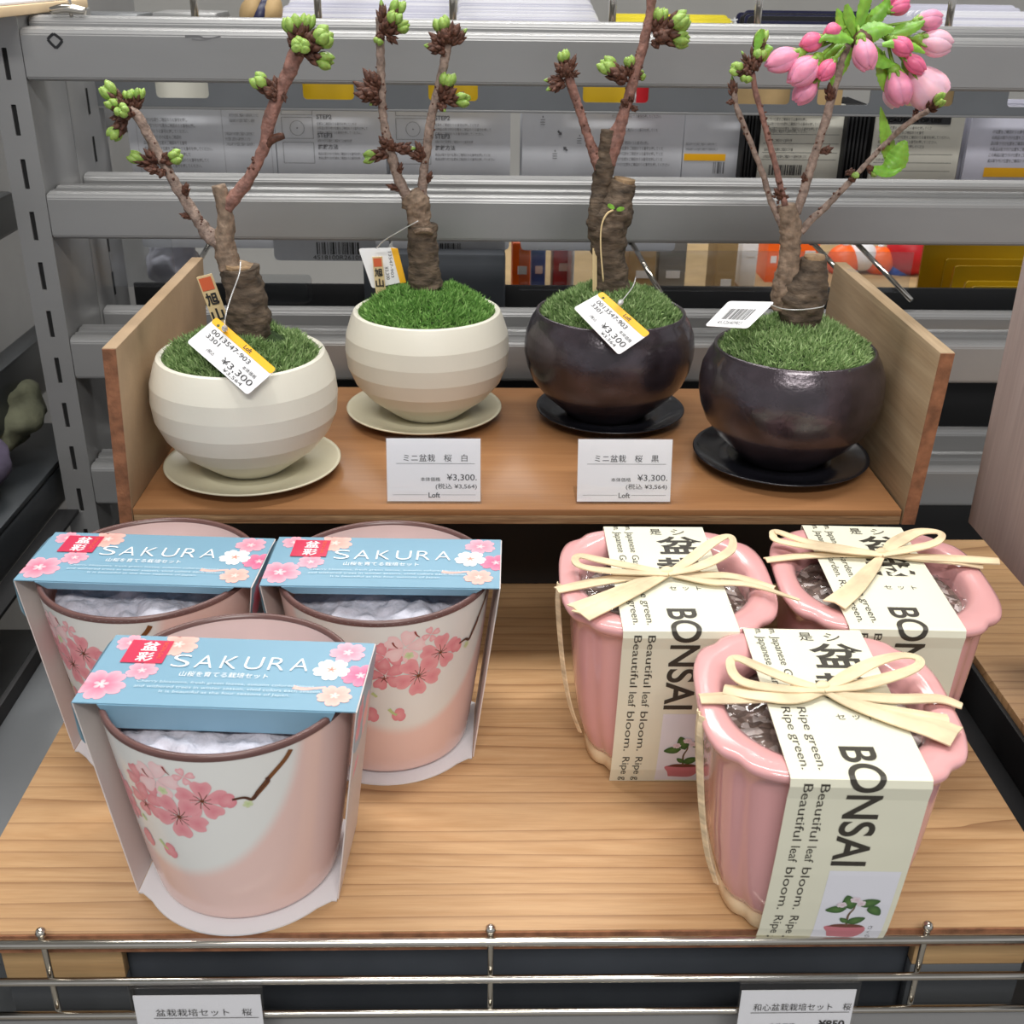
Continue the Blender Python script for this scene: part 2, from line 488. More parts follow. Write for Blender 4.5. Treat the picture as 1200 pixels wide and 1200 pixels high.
def shape2d(outlines, ext=0.):
    """filled 2D outline(s) with holes -> mesh data in the XY plane, extruded by +-ext"""
    cu = bpy.data.curves.new('c', 'CURVE'); cu.dimensions = '2D'; cu.fill_mode = 'BOTH'; cu.extrude = ext
    for ol in outlines:
        s = cu.splines.new('POLY'); s.points.add(len(ol) - 1); s.use_cyclic_u = True
        for i, p in enumerate(ol): s.points[i].co = (p[0], p[1], 0, 1)
    o = bpy.data.objects.new('c', cu); C.objects.link(o)
    bpy.context.view_layer.update()
    me = bpy.data.meshes.new_from_object(o.evaluated_get(bpy.context.evaluated_depsgraph_get()))
    bpy.data.objects.remove(o)
    return me


_tcache = {}


def text2d(body, bold=0., res=3):
    """-> verts [(x,y)], faces, width, lo, hi (em units, left aligned)"""
    key = (body, bold, res)
    if key in _tcache: return _tcache[key]
    cu = bpy.data.curves.new('t', 'FONT'); cu.body = body; cu.resolution_u = res; cu.offset = bold; cu.fill_mode = 'FRONT'
    o = bpy.data.objects.new('t', cu); C.objects.link(o)
    bpy.context.view_layer.update()
    me = bpy.data.meshes.new_from_object(o.evaluated_get(bpy.context.evaluated_depsgraph_get()))
    bpy.data.objects.remove(o)
    vs = [(v.co.x, v.co.y) for v in me.vertices]; fs = [tuple(p.vertices) for p in me.polygons]
    xs = [v[0] for v in vs]; ys = [v[1] for v in vs]
    _tcache[key] = (vs, fs, min(xs), max(xs), min(ys), max(ys))
    return _tcache[key]


def put(body, x, y, h, width=None, ang=0., align='L', bold=0., cap=None, shear=0., res=3):
    """text in print-surface coordinates: (x,y) = lower-left of the text; h = height of the inked box"""
    vs, fs, x0, x1, y0, y1 = text2d(body, bold, res)
    s = h / (cap if cap else (y1 - y0))
    sx = (width / (x1 - x0)) if width else s
    base = 0. if cap else y0
    ca, sa = math.cos(ang), math.sin(ang)
    off = {'L': 0, 'C': -(x1 - x0) * sx / 2, 'R': -(x1 - x0) * sx}[align]
    out = []
    for (a, b) in vs:
        px = (a - x0) * sx + off + shear * (b - base) * s; py = (b - base) * s
        out.append((x + px * ca - py * sa, y + px * sa + py * ca))
    return out, fs


def hline(x0, x1, y, t): return [(x0, y), (x1, y), (x1, y + t), (x0, y + t)], [(0, 1, 2, 3)]
def rect(x0, y0, x1, y1): return [(x0, y0), (x1, y0), (x1, y1), (x0, y1)], [(0, 1, 2, 3)]


def printed(name, items, mp, m, parent, cuts=None):
    """items in surface coordinates -> one mesh of print, mapped by mp(x,y)->world"""
    vs, fs, _ = merge(items)
    if cuts:
        bm = bmesh.new(); bv = [bm.verts.new((x, y, 0)) for x, y in vs]
        for f in fs:
            try: bm.faces.new([bv[i] for i in f])
            except ValueError: pass
        for (ax, val) in cuts:
            co = (val, 0, 0) if ax == 0 else (0, val, 0); no = (1, 0, 0) if ax == 0 else (0, 1, 0)
            bmesh.ops.bisect_plane(bm, geom=bm.verts[:] + bm.edges[:] + bm.faces[:], plane_co=co, plane_no=no, dist=1e-7)
        for v in bm.verts: v.co = mp(v.co.x, v.co.y)
        return bmobj(name, bm, m, parent, False, None)
    return obj(name, [mp(x, y) for x, y in vs], fs, m, parent, False)


def flower2d(cx, cy, r, rot, cin, cout, n=5, notch=.12, rings=5, k=60, sq=1., lobe=.32, only=None):
    """five-petalled printed blossom with a soft gradient; returns verts, faces, cols"""
    vs, fs, cols = [(cx, cy)], [], [cin]
    for i in range(1, rings + 1):
        t = i / rings
        for j in range(k):
            a = 2 * PI * j / k
            ph = (a * n / (2 * PI)) % 1.
            d = abs(ph - .5) * 2
            rr = r * (1 - lobe * d ** 3 - notch * math.exp(-((ph - .5) / .07) ** 2))
            x = rr * t * math.cos(a + rot); y = rr * t * math.sin(a + rot) * sq
            vs.append((cx + x, cy + y))
            cols.append(tuple(cin[q] * (1 - t) + cout[q] * t for q in range(4)))
    for j in range(k):
        fs.append((0, 1 + j, 1 + (j + 1) % k))
        for i in range(rings - 1):
            a, b = 1 + i * k + j, 1 + i * k + (j + 1) % k
            fs.append((a, a + k, b + k, b))
    return vs, fs, cols


def blob2d(pts, cin, cout, rings=4):
    """soft filled outline around its centroid"""
    P = [p for p in spline([(a, b) for a, b in pts] + [pts[0]], 5)][:-1]
    cx = sum(p[0] for p in P) / len(P); cy = sum(p[1] for p in P) / len(P); k = len(P)
    vs, fs, cols = [(cx, cy)], [], [cin]
    for i in range(1, rings + 1):
        t = i / rings
        for p in P:
            vs.append((cx + (p[0] - cx) * t, cy + (p[1] - cy) * t)); cols.append(tuple(cin[q] * (1 - t) + cout[q] * t for q in range(4)))
    for j in range(k):
        fs.append((0, 1 + j, 1 + (j + 1) % k))
        for i in range(rings - 1):
            a, b = 1 + i * k + j, 1 + i * k + (j + 1) % k
            fs.append((a, a + k, b + k, b))
    return vs, fs, cols


def stroke2d(pts, w0, w1, col):
    P = spline(pts, 5); vs, fs = [], []
    for i, p in enumerate(P):
        q, r_ = P[max(i - 1, 0)], P[min(i + 1, len(P) - 1)]
        tx, ty = r_[0] - q[0], r_[1] - q[1]; l = math.hypot(tx, ty) or 1
        w_ = (w0 + (w1 - w0) * i / (len(P) - 1)) / 2
        vs += [(p[0] - ty / l * w_, p[1] + tx / l * w_), (p[0] + ty / l * w_, p[1] - tx / l * w_)]
    for i in range(len(P) - 1): fs.append((2 * i, 2 * i + 1, 2 * i + 3, 2 * i + 2))
    return vs, fs, [col] * len(vs)


def inked(name, items, mp, parent, lift0=.00008, dl=.000004):
    vs, fs, cols = [], [], []
    for i, (v, f, c) in enumerate(items):
        b = len(vs); vs += [mp(x, y, lift0 + dl * i) for x, y in v]; fs += [tuple(q + b for q in g) for g in f]; cols += c
    return obj(name, vs, fs, M['ink'], parent, True, cols=cols)


# ================================================================== SETTING
def setting():
    o = box('floor', (-4, -3, -1.02), (4, 5, -1.0), M['shopfloor'], bev=0); o['kind'] = 'structure'
    o = box('ceiling', (-4, -3, 2.0), (4, 5, 2.05), M['ceil'], bev=0); o['kind'] = 'structure'
    o = box('wall_back', (-4, 4.5, -1.0), (4, 4.55, 2.0), M['wallm'], bev=0); o['kind'] = 'structure'


setting()

SHX0, SHX1, SHY0 = -.2192, .251, .3465
# --- main pine shelf
s = root('wooden_shelf', 'wide pale pine shelf board carrying the sakura and bonsai pots', 'shelf', (0, .5, -.01))
box('board', (SHX0, SHY0, -.010), (SHX1, .70, 0), M['shelf'], s, .0006)
box('front_edge', (SHX0, SHY0 - .0008, -.0098), (SHX1, SHY0 + .0004, -.0006), M['mdf_edge'], s, 0)['label'] = 'rough dark sawn front edge'
# neighbouring shelves
s = root('wooden_shelf', 'pine shelf board of the next bay, right of the black gap', 'shelf', (.5, .5, -.01))
box('board', (.286, .34, -.010), (.75, .70, 0), M['shelf'], s, .0008)
s = root('wooden_shelf', 'sliver of pale wood shelf behind the slotted post at left', 'shelf', (-.4, .75, -.01))
box('board', (-.60, .70, -.010), (-.325, .9, 0), M['block'], s, .0008)
# black gap channel on the right, grey flange on the left
s = root('shelf_bracket', 'black steel channel in the gap right of the pine shelf', 'bracket', (.27, .5, -.03))
box('channel_base', (.2515, .30, -.034), (.2855, .76, -.030), M['black'], s)
box('channel_side', (.2825, .30, -.030), (.2855, .76, -.004), M['black'], s)
s = root('shelf_bracket', 'grey steel flange along the left edge of the pine shelf', 'bracket', (-.24, .5, -.03))
box('flange', (-.2555, .30, -.012), (-.2197, .765, -.007), M['steel_d'], s)
box('web', (-.2590, .30, -.045), (-.2555, .765, .002), M['black'], s)
s = root('shelf_bracket', 'long dark bracket running back to the slotted post, low at left', 'bracket', (-.32, .5, .0))
box('arm', (-.336, .25, -.012), (-.316, .86, .017), M['beam'], s, .003)
box('arm_lip', (-.3155, .25, -.012), (-.300, .765, -.009), M['black'], s, .0006)
s = root('shelf_bracket', 'middle dark bracket left of the slotted post', 'bracket', (-.34, .5, .06))
box('arm', (-.360, .40, .052), (-.342, .95, .095), M['beam'], s, .003)
s = root('shelf_bracket', 'topmost dark bracket at the left edge of the photo', 'bracket', (-.34, .6, .2))
box('arm', (-.352, .40, .180), (-.337, .84, .208), M['beam'], s, .003)
s = root('end_panel', 'plain grey steel end panel left of the slotted post', 'panel', (-.42, .9, -.3))
box('sheet', (-.428, .50, -.30), (-.420, 1.5, .32), M['steel'], s, .001)
# --- stored things seen left of the slotted post
def lump(name, c, rx, ry, rz, m, label, cat, seed):
    bm = bmesh.new(); bmesh.ops.create_icosphere(bm, subdivisions=4, radius=1)
    for v in bm.verts:
        n_ = noise.noise(v.co * 1.6 + V((seed, 0, 0))) * .28 + noise.noise(v.co * 4 + V((0, seed, 0))) * .10
        q = v.co * (1 + n_); v.co = V((c[0] + q.x * rx, c[1] + q.y * ry, c[2] + max(q.z, -.8) * rz))
    o = bmobj(name, bm, m, None, True, None); tag(o, label, cat); return o


s = root('storage_shelf', 'dark steel tray left of the slotted post holding fabric goods', 'shelf', (-.4, .72, .0))
box('tray', (-.415, .50, .018), (-.3165, .86, .022), M['beam'], s)
lump('fabric_pouch', (-.362, .80, .054), .032, .05, .028, M['bagbrown'], 'olive fabric pouch on the tray left of the post', 'pouch', 2)
lump('fabric_pouch', (-.352, .71, .046), .024, .045, .022, M['bagpurple'], 'dusky violet fabric pouch nearest the left frame edge', 'pouch', 5)

# --- right crate side
s = root('display_crate', 'grey-brown wood-grain crate side at the right edge of the photo', 'crate', (.27, .4, .085))
box('side_panel', (.2640, .43, .088), (.2760, .5495, .262), M['greywood'], s, .0008)
box('bottom_panel', (.2765, .43, .088), (.42, .5495, .098), M['greywood'], s, .0008)
box('foot', (.38, .44, .0), (.40, .54, .0875), M['black'], s, .0008)

# --- block added to carry the plywood box, black for the shade there
s = root('added_riser', 'added black support block filling the shade under the plywood display box', 'added_riser', (0, .68, 0))
box('block', (-.16, .636, .0003), (.205, .699, .083), M['black'], s, .001)

# --- plywood display box
ZB, ZF, YB0, YB1 = .0845, .0935, .553, .748
s = root('display_box', 'open plywood display box with stained floor holding the four tree pots', 'box', (0, .65, ZB))
box('base', (-.1885, YB0, ZB + .0052), (.2283, YB1, ZF), M['floor_ply'], s, .0005)
box('base_underlayer', (-.1885, YB0 + .0003, ZB), (.2283, YB1, ZB + .0052), M['ply_edge'], s, .0003)['label'] = 'raw lower ply layer'


def shear(o, k=.045):
    for v in o.data.vertices:
        w_ = v.co.z + _rel(o.parent).z
        v.co.x += (w_ - ZB) * k


def side_panel(x0, x1, face, label):
    p = root_part = box('side_panel', (x0, YB0, ZB), (x1, YB1, .1830), face, s, .0007)
    p['label'] = label
    shear(p)
    q = box('sawn_edge', (x0 + .0004, YB0 - .0006, ZB + .0005), (x1 - .0004, YB0 + .0003, .1825), M['mdf_edge'], p, 0)
    shear(q)
    return p


side_panel(-.1965, -.1890, M['mdf'], 'left side panel of plain brown hardboard')
rp = side_panel(.2288, .2368, M['mdf_r'], 'right side panel of greyed plywood')
printed('pencil_mark', [put('17', 0, 0, .006, bold=0)], lambda x, y: V((.2353 + y, .728 - x, .18306)), M['inkgrey'], rp)


# ================================================================== STEEL RACK
rack = root('shelving_rack', 'grey steel shelving rack with slotted post and crossbars behind the plants', 'rack', (0, .80, -.2), kind='structure')
ZS = [.2984 - .0336 * i for i in range(-2, 16)]


def upright(x0, x1, y0, y1, slots=True):
    z0, z1 = -.30, .3262
    holes = [rrect(-.0016, z - .0095, .0016, z + .0095, .0004, 2) for z in ZS if z0 + .02 < z < z1 - .012] if slots else []
    w_ = (x1 - x0) / 2; cx = (x0 + x1) / 2
    me = shape2d([rrect(-w_, z0, w_, z1, .0012, 3)] + holes, .0008)
    for v in me.vertices: v.co = V((cx + v.co.x, y0 + .0008 - v.co.z, v.co.y))
    o = link('upright_post', me, M['steel'], rack, False)
    o['label'] = 'slotted grey post at left'
    box('post_web', (x0 + .001, y0 + .0016, z0), (x1 - .0005, y1, z1), M['steel'], o, .0012)
    box('slot_shade_strip', (cx - .004, y0 + .00157, z0 + .01), (cx + .004, y0 + .0017, z1 - .01), M['slotdark'], o, 0)  # dark strip painting the shade seen through the slots
    return o


upright(-.3107, -.2890, .770, .8425)
box('rear_post', (-.3107, .8440, -.30), (-.2892, .918, .3262), M['steel'], rack, .0015)
printed('slot', [rect(x_, z - .009, x_ + .004, z + .009) for x_ in (.0,) for z in ZS], lambda x, y: V((-.2891 + .0002, .880 + x, y)), M['slotdark'], rack)['label'] = 'row of slots in rear post side, their shade painted flat'  # dark rectangles paint the shade inside the slots


def crossbar(zb, zt, y0, depth, x0=-.2885, m=None, ridges=True):
    """pressed steel bar: flat face, rolled top with small ridges"""
    m = m or M['steel']
    prof = [(0, zb + .002), (.002, zb), (depth, zb), (depth, zt - .001), (depth - .003, zt + .0012), (depth - .006, zt - .0006), (depth - .008, zt + .0008), (.0035, zt + .0004), (.001, zt - .0006), (0, zt - .003)]
    P = []
    for i, (a, b) in enumerate(prof): P.append((a, b))
    vs, fs = [], []
    for x in (x0, .75):
        for a, b in P: vs.append(V((x, y0 + a, b)))
    n = len(P)
    for i in range(n): fs.append((i, (i + 1) % n, n + (i + 1) % n, n + i))
    fs += [tuple(range(n - 1, -1, -1)), tuple(range(n, 2 * n))]
    bm = bmesh.new(); bv = [bm.verts.new(v) for v in vs]
    for f in fs: bm.faces.new([bv[i] for i in f])
    bmesh.ops.recalc_face_normals(bm, faces=bm.faces[:])
    bmesh.ops.bevel(bm, geom=bm.edges[:], offset=.0006, segments=2, affect='EDGES')
    return bmobj('crossbar', bm, m, rack, True, .35)


BARS = [(.2885, .3190), (.1893, .2188), (.0902, .1201), (-.0078, .0232)]
for i, (zb, zt) in enumerate(BARS):
    b1 = crossbar(zb, zt, .7695, .0165)
    crossbar(zb + .003, zt + (.006 if i == 0 else .001), .7875, .014)
    if i: crossbar(zb + .001, zt - .0005, .846, .012)
    if i == 0:
        # hand-drawn marker diamond and scuffs on the top bar
        def ring(cx, cy, r, t):
            P = [(cx + r * 1.0, cy), (cx + r * .1, cy + r * 1.08), (cx - r, cy + r * .1), (cx - r * .05, cy - r)]
            return stroke2d(P + [P[0]], t, t, srgb(28, 28, 30))
        q = ony(64.5, 48, .7695)
        P = [(.0046, .0002), (-.0002, .0042), (-.0044, .0008), (.0, -.0042)]
        loop = []
        for a in range(4):
            p0, p1 = P[a], P[(a + 1) % 4]
            loop.append(stroke2d([p0, ((p0[0] + p1[0]) * .53, (p0[1] + p1[1]) * .53), p1], .0017, .0017, srgb(28, 28, 30)))
        inked('marker_diamond', loop, lambda x, y, l: V((q.x + x, .7695 - l - .0001, q.z + y)), b1)['label'] = 'small hand-drawn black diamond'
        q2 = ony(236, 45, .7695)
        sc = [stroke2d([(-.010, .001), (-.002, .0012), (.003, 0), (.012, .0012)], .0016, .0006, srgb(112, 112, 114)), stroke2d([(-.006, -.0006), (0, -.001), (.006, -.0002)], .001, .0005, srgb(120, 120, 122))]
        inked('scuff', sc, lambda x, y, l: V((q2.x + x, .7695 - l - .0001, q2.z + y)), b1)['label'] = 'grey scuff'

# rear tray bar with rounded windows (v 97-128)
ZR0, ZR1 = ony(600, 129, .905).z, .3
wins = []
WX = [(183, 245), (355, 415), (502, 560), (683, 760), (858, 926), (958, 1020), (1060, 1118), (1182, 1260)]
for a, b in WX:
    xa, xb = ony(a, 110, .905).x, ony(b, 110, .905).x
    wins.append(rrect(xa, ony(600, 119, .905).z, xb, ZR1 - .006, .003, 4))
me = shape2d([[(-.30, ZR0), (.6, ZR0), (.6, ZR1), (-.30, ZR1)]] + wins, .0007)
for v in me.vertices: v.co = V((v.co.x, .905 - v.co.z, v.co.y))
rb = link('window_bar', me, M['steel_d'], rack, False); rb['label'] = 'rear steel bar with rounded windows'
for a, b, mm in ((280, 590, 'yellow'), (675, 742, 'yellow'), (745, 790, 'redb'), (850, 990, 'tan'), (1050, 1130, 'tan'), (150, 250, 'insert_c')):
    p0, p1 = ony(a, 126, .93), ony(b, 90, .93)
    q = box('window_insert', (p0.x, .930, ZR0 + .002), (p1.x, .932, ZR1 - .004), M[mm], rb, 0)
    q['label'] = 'coloured card behind a window'
box('bar_lip', (-.30, .9045, ZR0 - .002), (.6, .925, ZR0), M['steel'], rb, .0005)
# black panel added behind the lower crossbars to keep the gaps dark
box('added_dark_panel', (-.289, .930, -.30), (.75, .934, .118), M['black'], rack, .0005)
box('back_tray', (-.289, .86, .096), (.75, .930, .100), M['steel_d'], rack, .0005)

# --- no bottom here; the added panel above keeps the lower gaps dark
# ================================================================== GOODS BEHIND THE RACK
def pack(u0, u1, ztop, zbot, y, m, label, group, prints=None, stack=8, dy=.007, corner=.004, name='carded_pack', edge=None):
    x0, x1 = ony(u0, 170, y).x, ony(u1, 170, y).x
    first = None
    for k in range(stack):
        r = root(name, label if k == 0 else label, 'package', ((x0 + x1) / 2, y + k * dy, zbot), group)
        jz = R.uniform(-.0015, .0015) if k else 0; jx = R.uniform(-.001, .001) if k else 0
        me = shape2d([rrect(x0 + jx, zbot + jz, x1 + jx, ztop + jz, corner, 4)], .0006)
        for v in me.vertices: v.co = V((v.co.x, y + k * dy + .0006 - v.co.z, v.co.y))
        link('card', me, m if not (edge and k) else edge, r, False)
        if k == 0:
            first = r
            if prints:
                for (nm, items, mm) in prints(x0, x1, zbot, ztop):
                    printed(nm, items, lambda a, b: V((a, y - .0004, b)), mm, r)
        r['group'] = group
        r['label'] = label if k == 0 else 'pack behind the front one, ' + group
    return first


def lines_jp(x0, z0, w_, rows, h, gap, seed, body='この商品は取り付け位置をご確認のうえ番号を押してください。'):
    out = []; rr = random.Random(seed)
    for i in range(rows):
        n = rr.randint(int(len(body) * .55), len(body)); st = rr.randint(0, len(body) - n)
        out.append(put(body[st:st + n], x0, z0 - i * gap, h, width=w_ * n / len(body)))
    return out


def pr_step(x0, x1, zb, zt):
    W = x1 - x0; z = ony(600, 131, .95).z
    L_ = []
    L_ += [put('STEP2', x0 + W * .38, z - .007, .0035, bold=.02), put('STEP3', x0 + W * .38, z - .021, .0035, bold=.02), put('施錠方法', x0 + W * .38, z - .030, .004, bold=.02)]
    L_ += lines_jp(x0 + W * .38, z - .0115, W * .58, 3, .0022, .0034, 3) + lines_jp(x0 + W * .38, z - .0245, W * .5, 1, .0022, .003, 4) + lines_jp(x0 + W * .38, z - .0345, W * .55, 2, .0022, .0034, 5)
    fr = []
    for (a, b) in ((z - .022, z - .006), (z - .041, z - .025), (z - .004, z + .006)):
        xa, xb = x0 + W * .06, x0 + W * .34
        for it in (hline(xa, xb, a, .0003), hline(xa, xb, b, .0003), rect(xa, a, xa + .0003, b), rect(xb, a, xb + .0003, b)): fr.append(it)
    cx, cz = x0 + W * .2, z - .014
    for i in range(16):
        a = 2 * PI * i / 16; b2 = 2 * PI * (i + 1) / 16
        fr.append(([(cx + .0055 * math.cos(a), cz + .0055 * math.sin(a)), (cx + .0055 * math.cos(b2), cz + .0055 * math.sin(b2)), (cx + .0058 * math.cos(b2), cz + .0058 * math.sin(b2)), (cx + .0058 * math.cos(a), cz + .0058 * math.sin(a))], [(0, 1, 2, 3)]))
    fr.append((circ(cx, cz, .0006, 8), [tuple(range(8))]))
    return [('lettering', L_, M['inkgrey']), ('diagram', fr, M['inkgrey'])]


def pr_wide(x0, x1, zb, zt):
    W = x1 - x0; z = ony(600, 131, .95).z
    a = lines_jp(x0 + W * .10, z - .010, W * .50, 9, .0028, .0044, 8)
    a += lines_jp(x0 + W * .70, z - .006, W * .26, 2, .0026, .004, 9) + lines_jp(x0 + W * .66, z - .020, W * .24, 3, .0026, .004, 10)
    b = [rect(x0 + W * .06, z - .05, x0 + W * .0615, z + .005), rect(x0 + W * .645, z - .05, x0 + W * .6465, z + .005), rect(x0 + W * .97, z - .05, x0 + W * .9715, z + .005)]
    return [('lettering', a, M['inkgrey']), ('frame_line', b, M['inkgrey'])]


def pr_lock(x0, x1, zb, zt):
    W = x1 - x0; z = ony(600, 131, .95).z
    a = lines_jp(x0 + W * .55, z - .0035, W * .40, 1, .0026, .004, 11) + lines_jp(x0 + W * .52, z - .014, W * .42, 1, .0026, .004, 12) + lines_jp(x0 + W * .50, z - .024, W * .44, 5, .0026, .0042, 13)
    for (px, pz) in ((.11, .006), (.34, .020), (.19, .032)):
        for k in range(3): a.append(rect(x0 + W * px, z - pz - k * .0018, x0 + W * (px + .028), z - pz - k * .0018 + .0005))
        a.append(([(x0 + W * (px + .01), z - pz + .002), (x0 + W * (px + .02), z - pz + .002), (x0 + W * (px + .015), z - pz + .0035)], [(0, 1, 2)]))
    for (px, pz, an) in ((.23, .0155, -.8), (.27, .028, 2.4)):
        cx, cz = x0 + W * px, z - pz
        sh = [(-.002, -.0008), (.0004, -.0008), (.0004, -.0018), (.0026, 0), (.0004, .0018), (.0004, .0008), (-.002, .0008)]
        a.append(([(cx + q[0] * math.cos(an) - q[1] * math.sin(an), cz + q[0] * math.sin(an) + q[1] * math.cos(an)) for q in sh], [tuple(range(7))]))
    return [('lettering', a, M['inkgrey'])]


def bars2d(x0, z0, w_, h, n, seed):
    rr = random.Random(seed); out = []; x = x0
    tot = [rr.choice((.4, .4, .8, 1.2)) for _ in range(2 * n)]; s_ = w_ / sum(tot)
    for i, t in enumerate(tot):
        if i % 2 == 0: out.append(rect(x, z0, x + t * s_, z0 + h))
        x += t * s_
    return out


def pr_spec(x0, x1, zb, zt, head=False):
    W = x1 - x0; z = ony(600, 131, .95).z
    a = lines_jp(x0 + W * .06, z - .004, W * .8, 3, .0024, .0036, 21)
    for k, zz in enumerate((.0145, .0215, .0285, .034)):
        a.append(hline(x0 + W * .04, x1 - W * .06, z - zz, .0003)); a += lines_jp(x0 + W * .06, z - zz + .0013, W * .62, 1, .0024, .003, 30 + k)
    a += bars2d(x0 + W * .14, z - .046, W * .4, .008, 22, 3)
    return [('lettering', a, M['inkblack'])]


def pr_caution(x0, x1, zb, zt):
    W = x1 - x0; z = ony(600, 131, .95).z
    a = [rect(x0 + W * .10, z - .006, x1 - W * .16, z)]
    b = lines_jp(x0 + W * .06, z - .010, W * .8, 5, .0024, .0036, 41)
    for k in range(3): b.append(hline(x0 + W * .04, x1 - W * .08, z - .0295 - k * .0065, .0003))
    b += lines_jp(x0 + W * .06, z - .0345, W * .3, 2, .002, .0065, 45)
    return [('heading_bar', a, M['inkblack']), ('lettering', b, M['inkblack']), ('heading', [put('CAUTION OF USE', x0 + W * .14, z - .0045, .003, width=W * .6, bold=.02)], M['insert_c'])]


def pr_white(x0, x1, zb, zt):
    W = x1 - x0; z = ony(600, 131, .95).z
    return [('lettering', lines_jp(x0 + W * .22, z - .012, W * .74, 6, .0028, .0045, 51), M['inkblack'])]


PZB, PZT = .143, .262
pack(152, 323, PZT, PZB, .950, M['insert'], 'wide grey-white instruction card with dense text, behind the first tree', 'wide instruction cards hung behind the first tree', pr_wide)
pack(324, 452, PZT, PZB, .950, M['insert'], 'instruction card with STEP2 and STEP3 diagrams, left of the two', 'left stack of STEP instruction cards', pr_step)
pack(456, 598, PZT, PZB, .950, M['insert'], 'instruction card with STEP2 and STEP3 diagrams, behind the second tree', 'right stack of STEP instruction cards', pr_step)
pack(612, 800, PZT, PZB, .950, M['insert'], 'pale card with small arrows and dial drawings, behind the third tree', 'pale arrow cards behind the third tree', pr_lock)
r_ = pack(801, 868, PZT, PZB + .03, .950, M['insert'], 'narrow grey card with an orange price strip', 'narrow grey cards with orange strips', lambda a, b, c, d: [('orange_strip', [rect(a + .001, ony(600, 186, .95).z, b - (b - a) * .25, ony(600, 178, .95).z)], M['orange']), ('lettering', bars2d(a + (b - a) * .55, ony(600, 201, .95).z, (b - a) * .2, .009, 6, 4) + lines_jp(a + .002, ony(600, 168, .95).z, (b - a) * .7, 2, .002, .004, 61), M['inkgrey'])])
pack(890, 988, PZT, PZB + .04, .945, M['insert_c'], 'ivory specification card with a barcode, behind the pink blossoms', 'ivory specification cards with black frames', pr_spec, edge=M['black'], dy=.004, stack=6)
pack(1022, 1126, PZT, PZB + .04, .948, M['insert_c'], 'ivory card headed with a black caution bar, behind the green leaf', 'ivory caution cards with black frames', pr_caution, edge=M['black'], dy=.004, stack=6)
pack(1134, 1255, PZT, PZB + .04, .945, M['lav'], 'white glossy card with black text at the right edge', 'white glossy cards at the right edge', lambda a, b, c, d: pr_white(a, b, c, d) + [('orange_strip', [rect(a + (b - a) * .2, ony(600, 202, .945).z, b, ony(600, 191, .945).z)], M['orange']), ])
# black sheet edges between the ivory cards
for a, b, n in ((872, 888, 4), (992, 1020, 6)):
    for i in range(n):
        u = a + (b - a) * i / n
        x = ony(u, 170, .93).x
        o = box('black_frame_sheet', (x, .935 + .0, .19), (x + .0016, 1.0, .262), M['black'], None, .0003)
        tag(o, 'thin black plastic frame sheet between the ivory cards' if n == 4 else 'thin black plastic frame sheet beside the caution card', 'sheet', 'black frame sheets left of the ivory card' if n == 4 else 'black frame sheets between the two ivory cards')

# top row: stacks of cards seen over the top crossbar, on hooks that run away from us
def topstack(u0, u1, y0, n, dy, mats, label, group, ztop=.298, h=.04, name='carded_pack', jit=.001):
    for k in range(n):
        y = y0 + k * dy
        ztop = .36 - .0452 * y0 + .0012 + (y - y0) * .115
        x0, x1 = ony(u0, 20, y0).x, ony(u1, 20, y0).x
        jx, jz = R.uniform(-jit, jit), R.uniform(-jit, jit)
        me = shape2d([rrect(x0 + jx, ztop - h, x1 + jx, ztop + jz, .004, 4)], .0009)
        for v in me.vertices: v.co = V((v.co.x, y - v.co.z, v.co.y))
        o = link(name, me, mats[k % len(mats)], None, False)
        tag(o, label, 'package', group)


topstack(318, 460, 1.03, 34, .0045, [M['white_card'], M['lav']], 'white card pack in the dense stack over the top crossbar, left of second hook', 'white card packs seen over the crossbar, left stack', .3035)
topstack(464, 528, 1.03, 34, .0045, [M['white_card'], M['lav']], 'white card pack in the narrow stack left of the central hook', 'white card packs, narrow stack', .3035)
topstack(534, 706, 1.03, 34, .0045, [M['white_card'], M['lav']], 'white card pack in the wide stack behind the third tree', 'white card packs, wide stack behind the third tree', .3035)
topstack(722, 866, .985, 3, .004, [M['navy']], 'navy printed pack under the yellow ones, left of a hook', 'navy packs at top', .3015)
topstack(722, 866, 1.00, 12, .004, [M['yellowp']], 'yellow printed pack standing behind the navy ones', 'yellow packs at top', .3075)
topstack(889, 1040, 1.0, 14, .006, [M['navy'], M['navy'], M['black']], 'navy blister pack above the pink blossoms', 'navy packs behind the blossoms', .304, jit=.003)
topstack(1112, 1260, 1.0, 20, .006, [M['white_card'], M['lav']], 'white printed pack at the top right corner', 'white packs at the top right', .3045, jit=.002)
topstack(1042, 1100, 1.03, 16, .006, [M['lav'], M['navy']], 'small grey and navy pack left of the rightmost hook', 'packs beside the rightmost hook', .300, jit=.003)
nz = ony(862, 22, .983)
o = printed('lettering', [put('さ', nz.x - .004, nz.z - .006, .007, bold=.03)], lambda a, b: V((a, .9835, b)), M['inkwhite'], None)
o.name = 'recycling_mark'; tag(o, 'small white mark printed on the navy pack', 'mark')

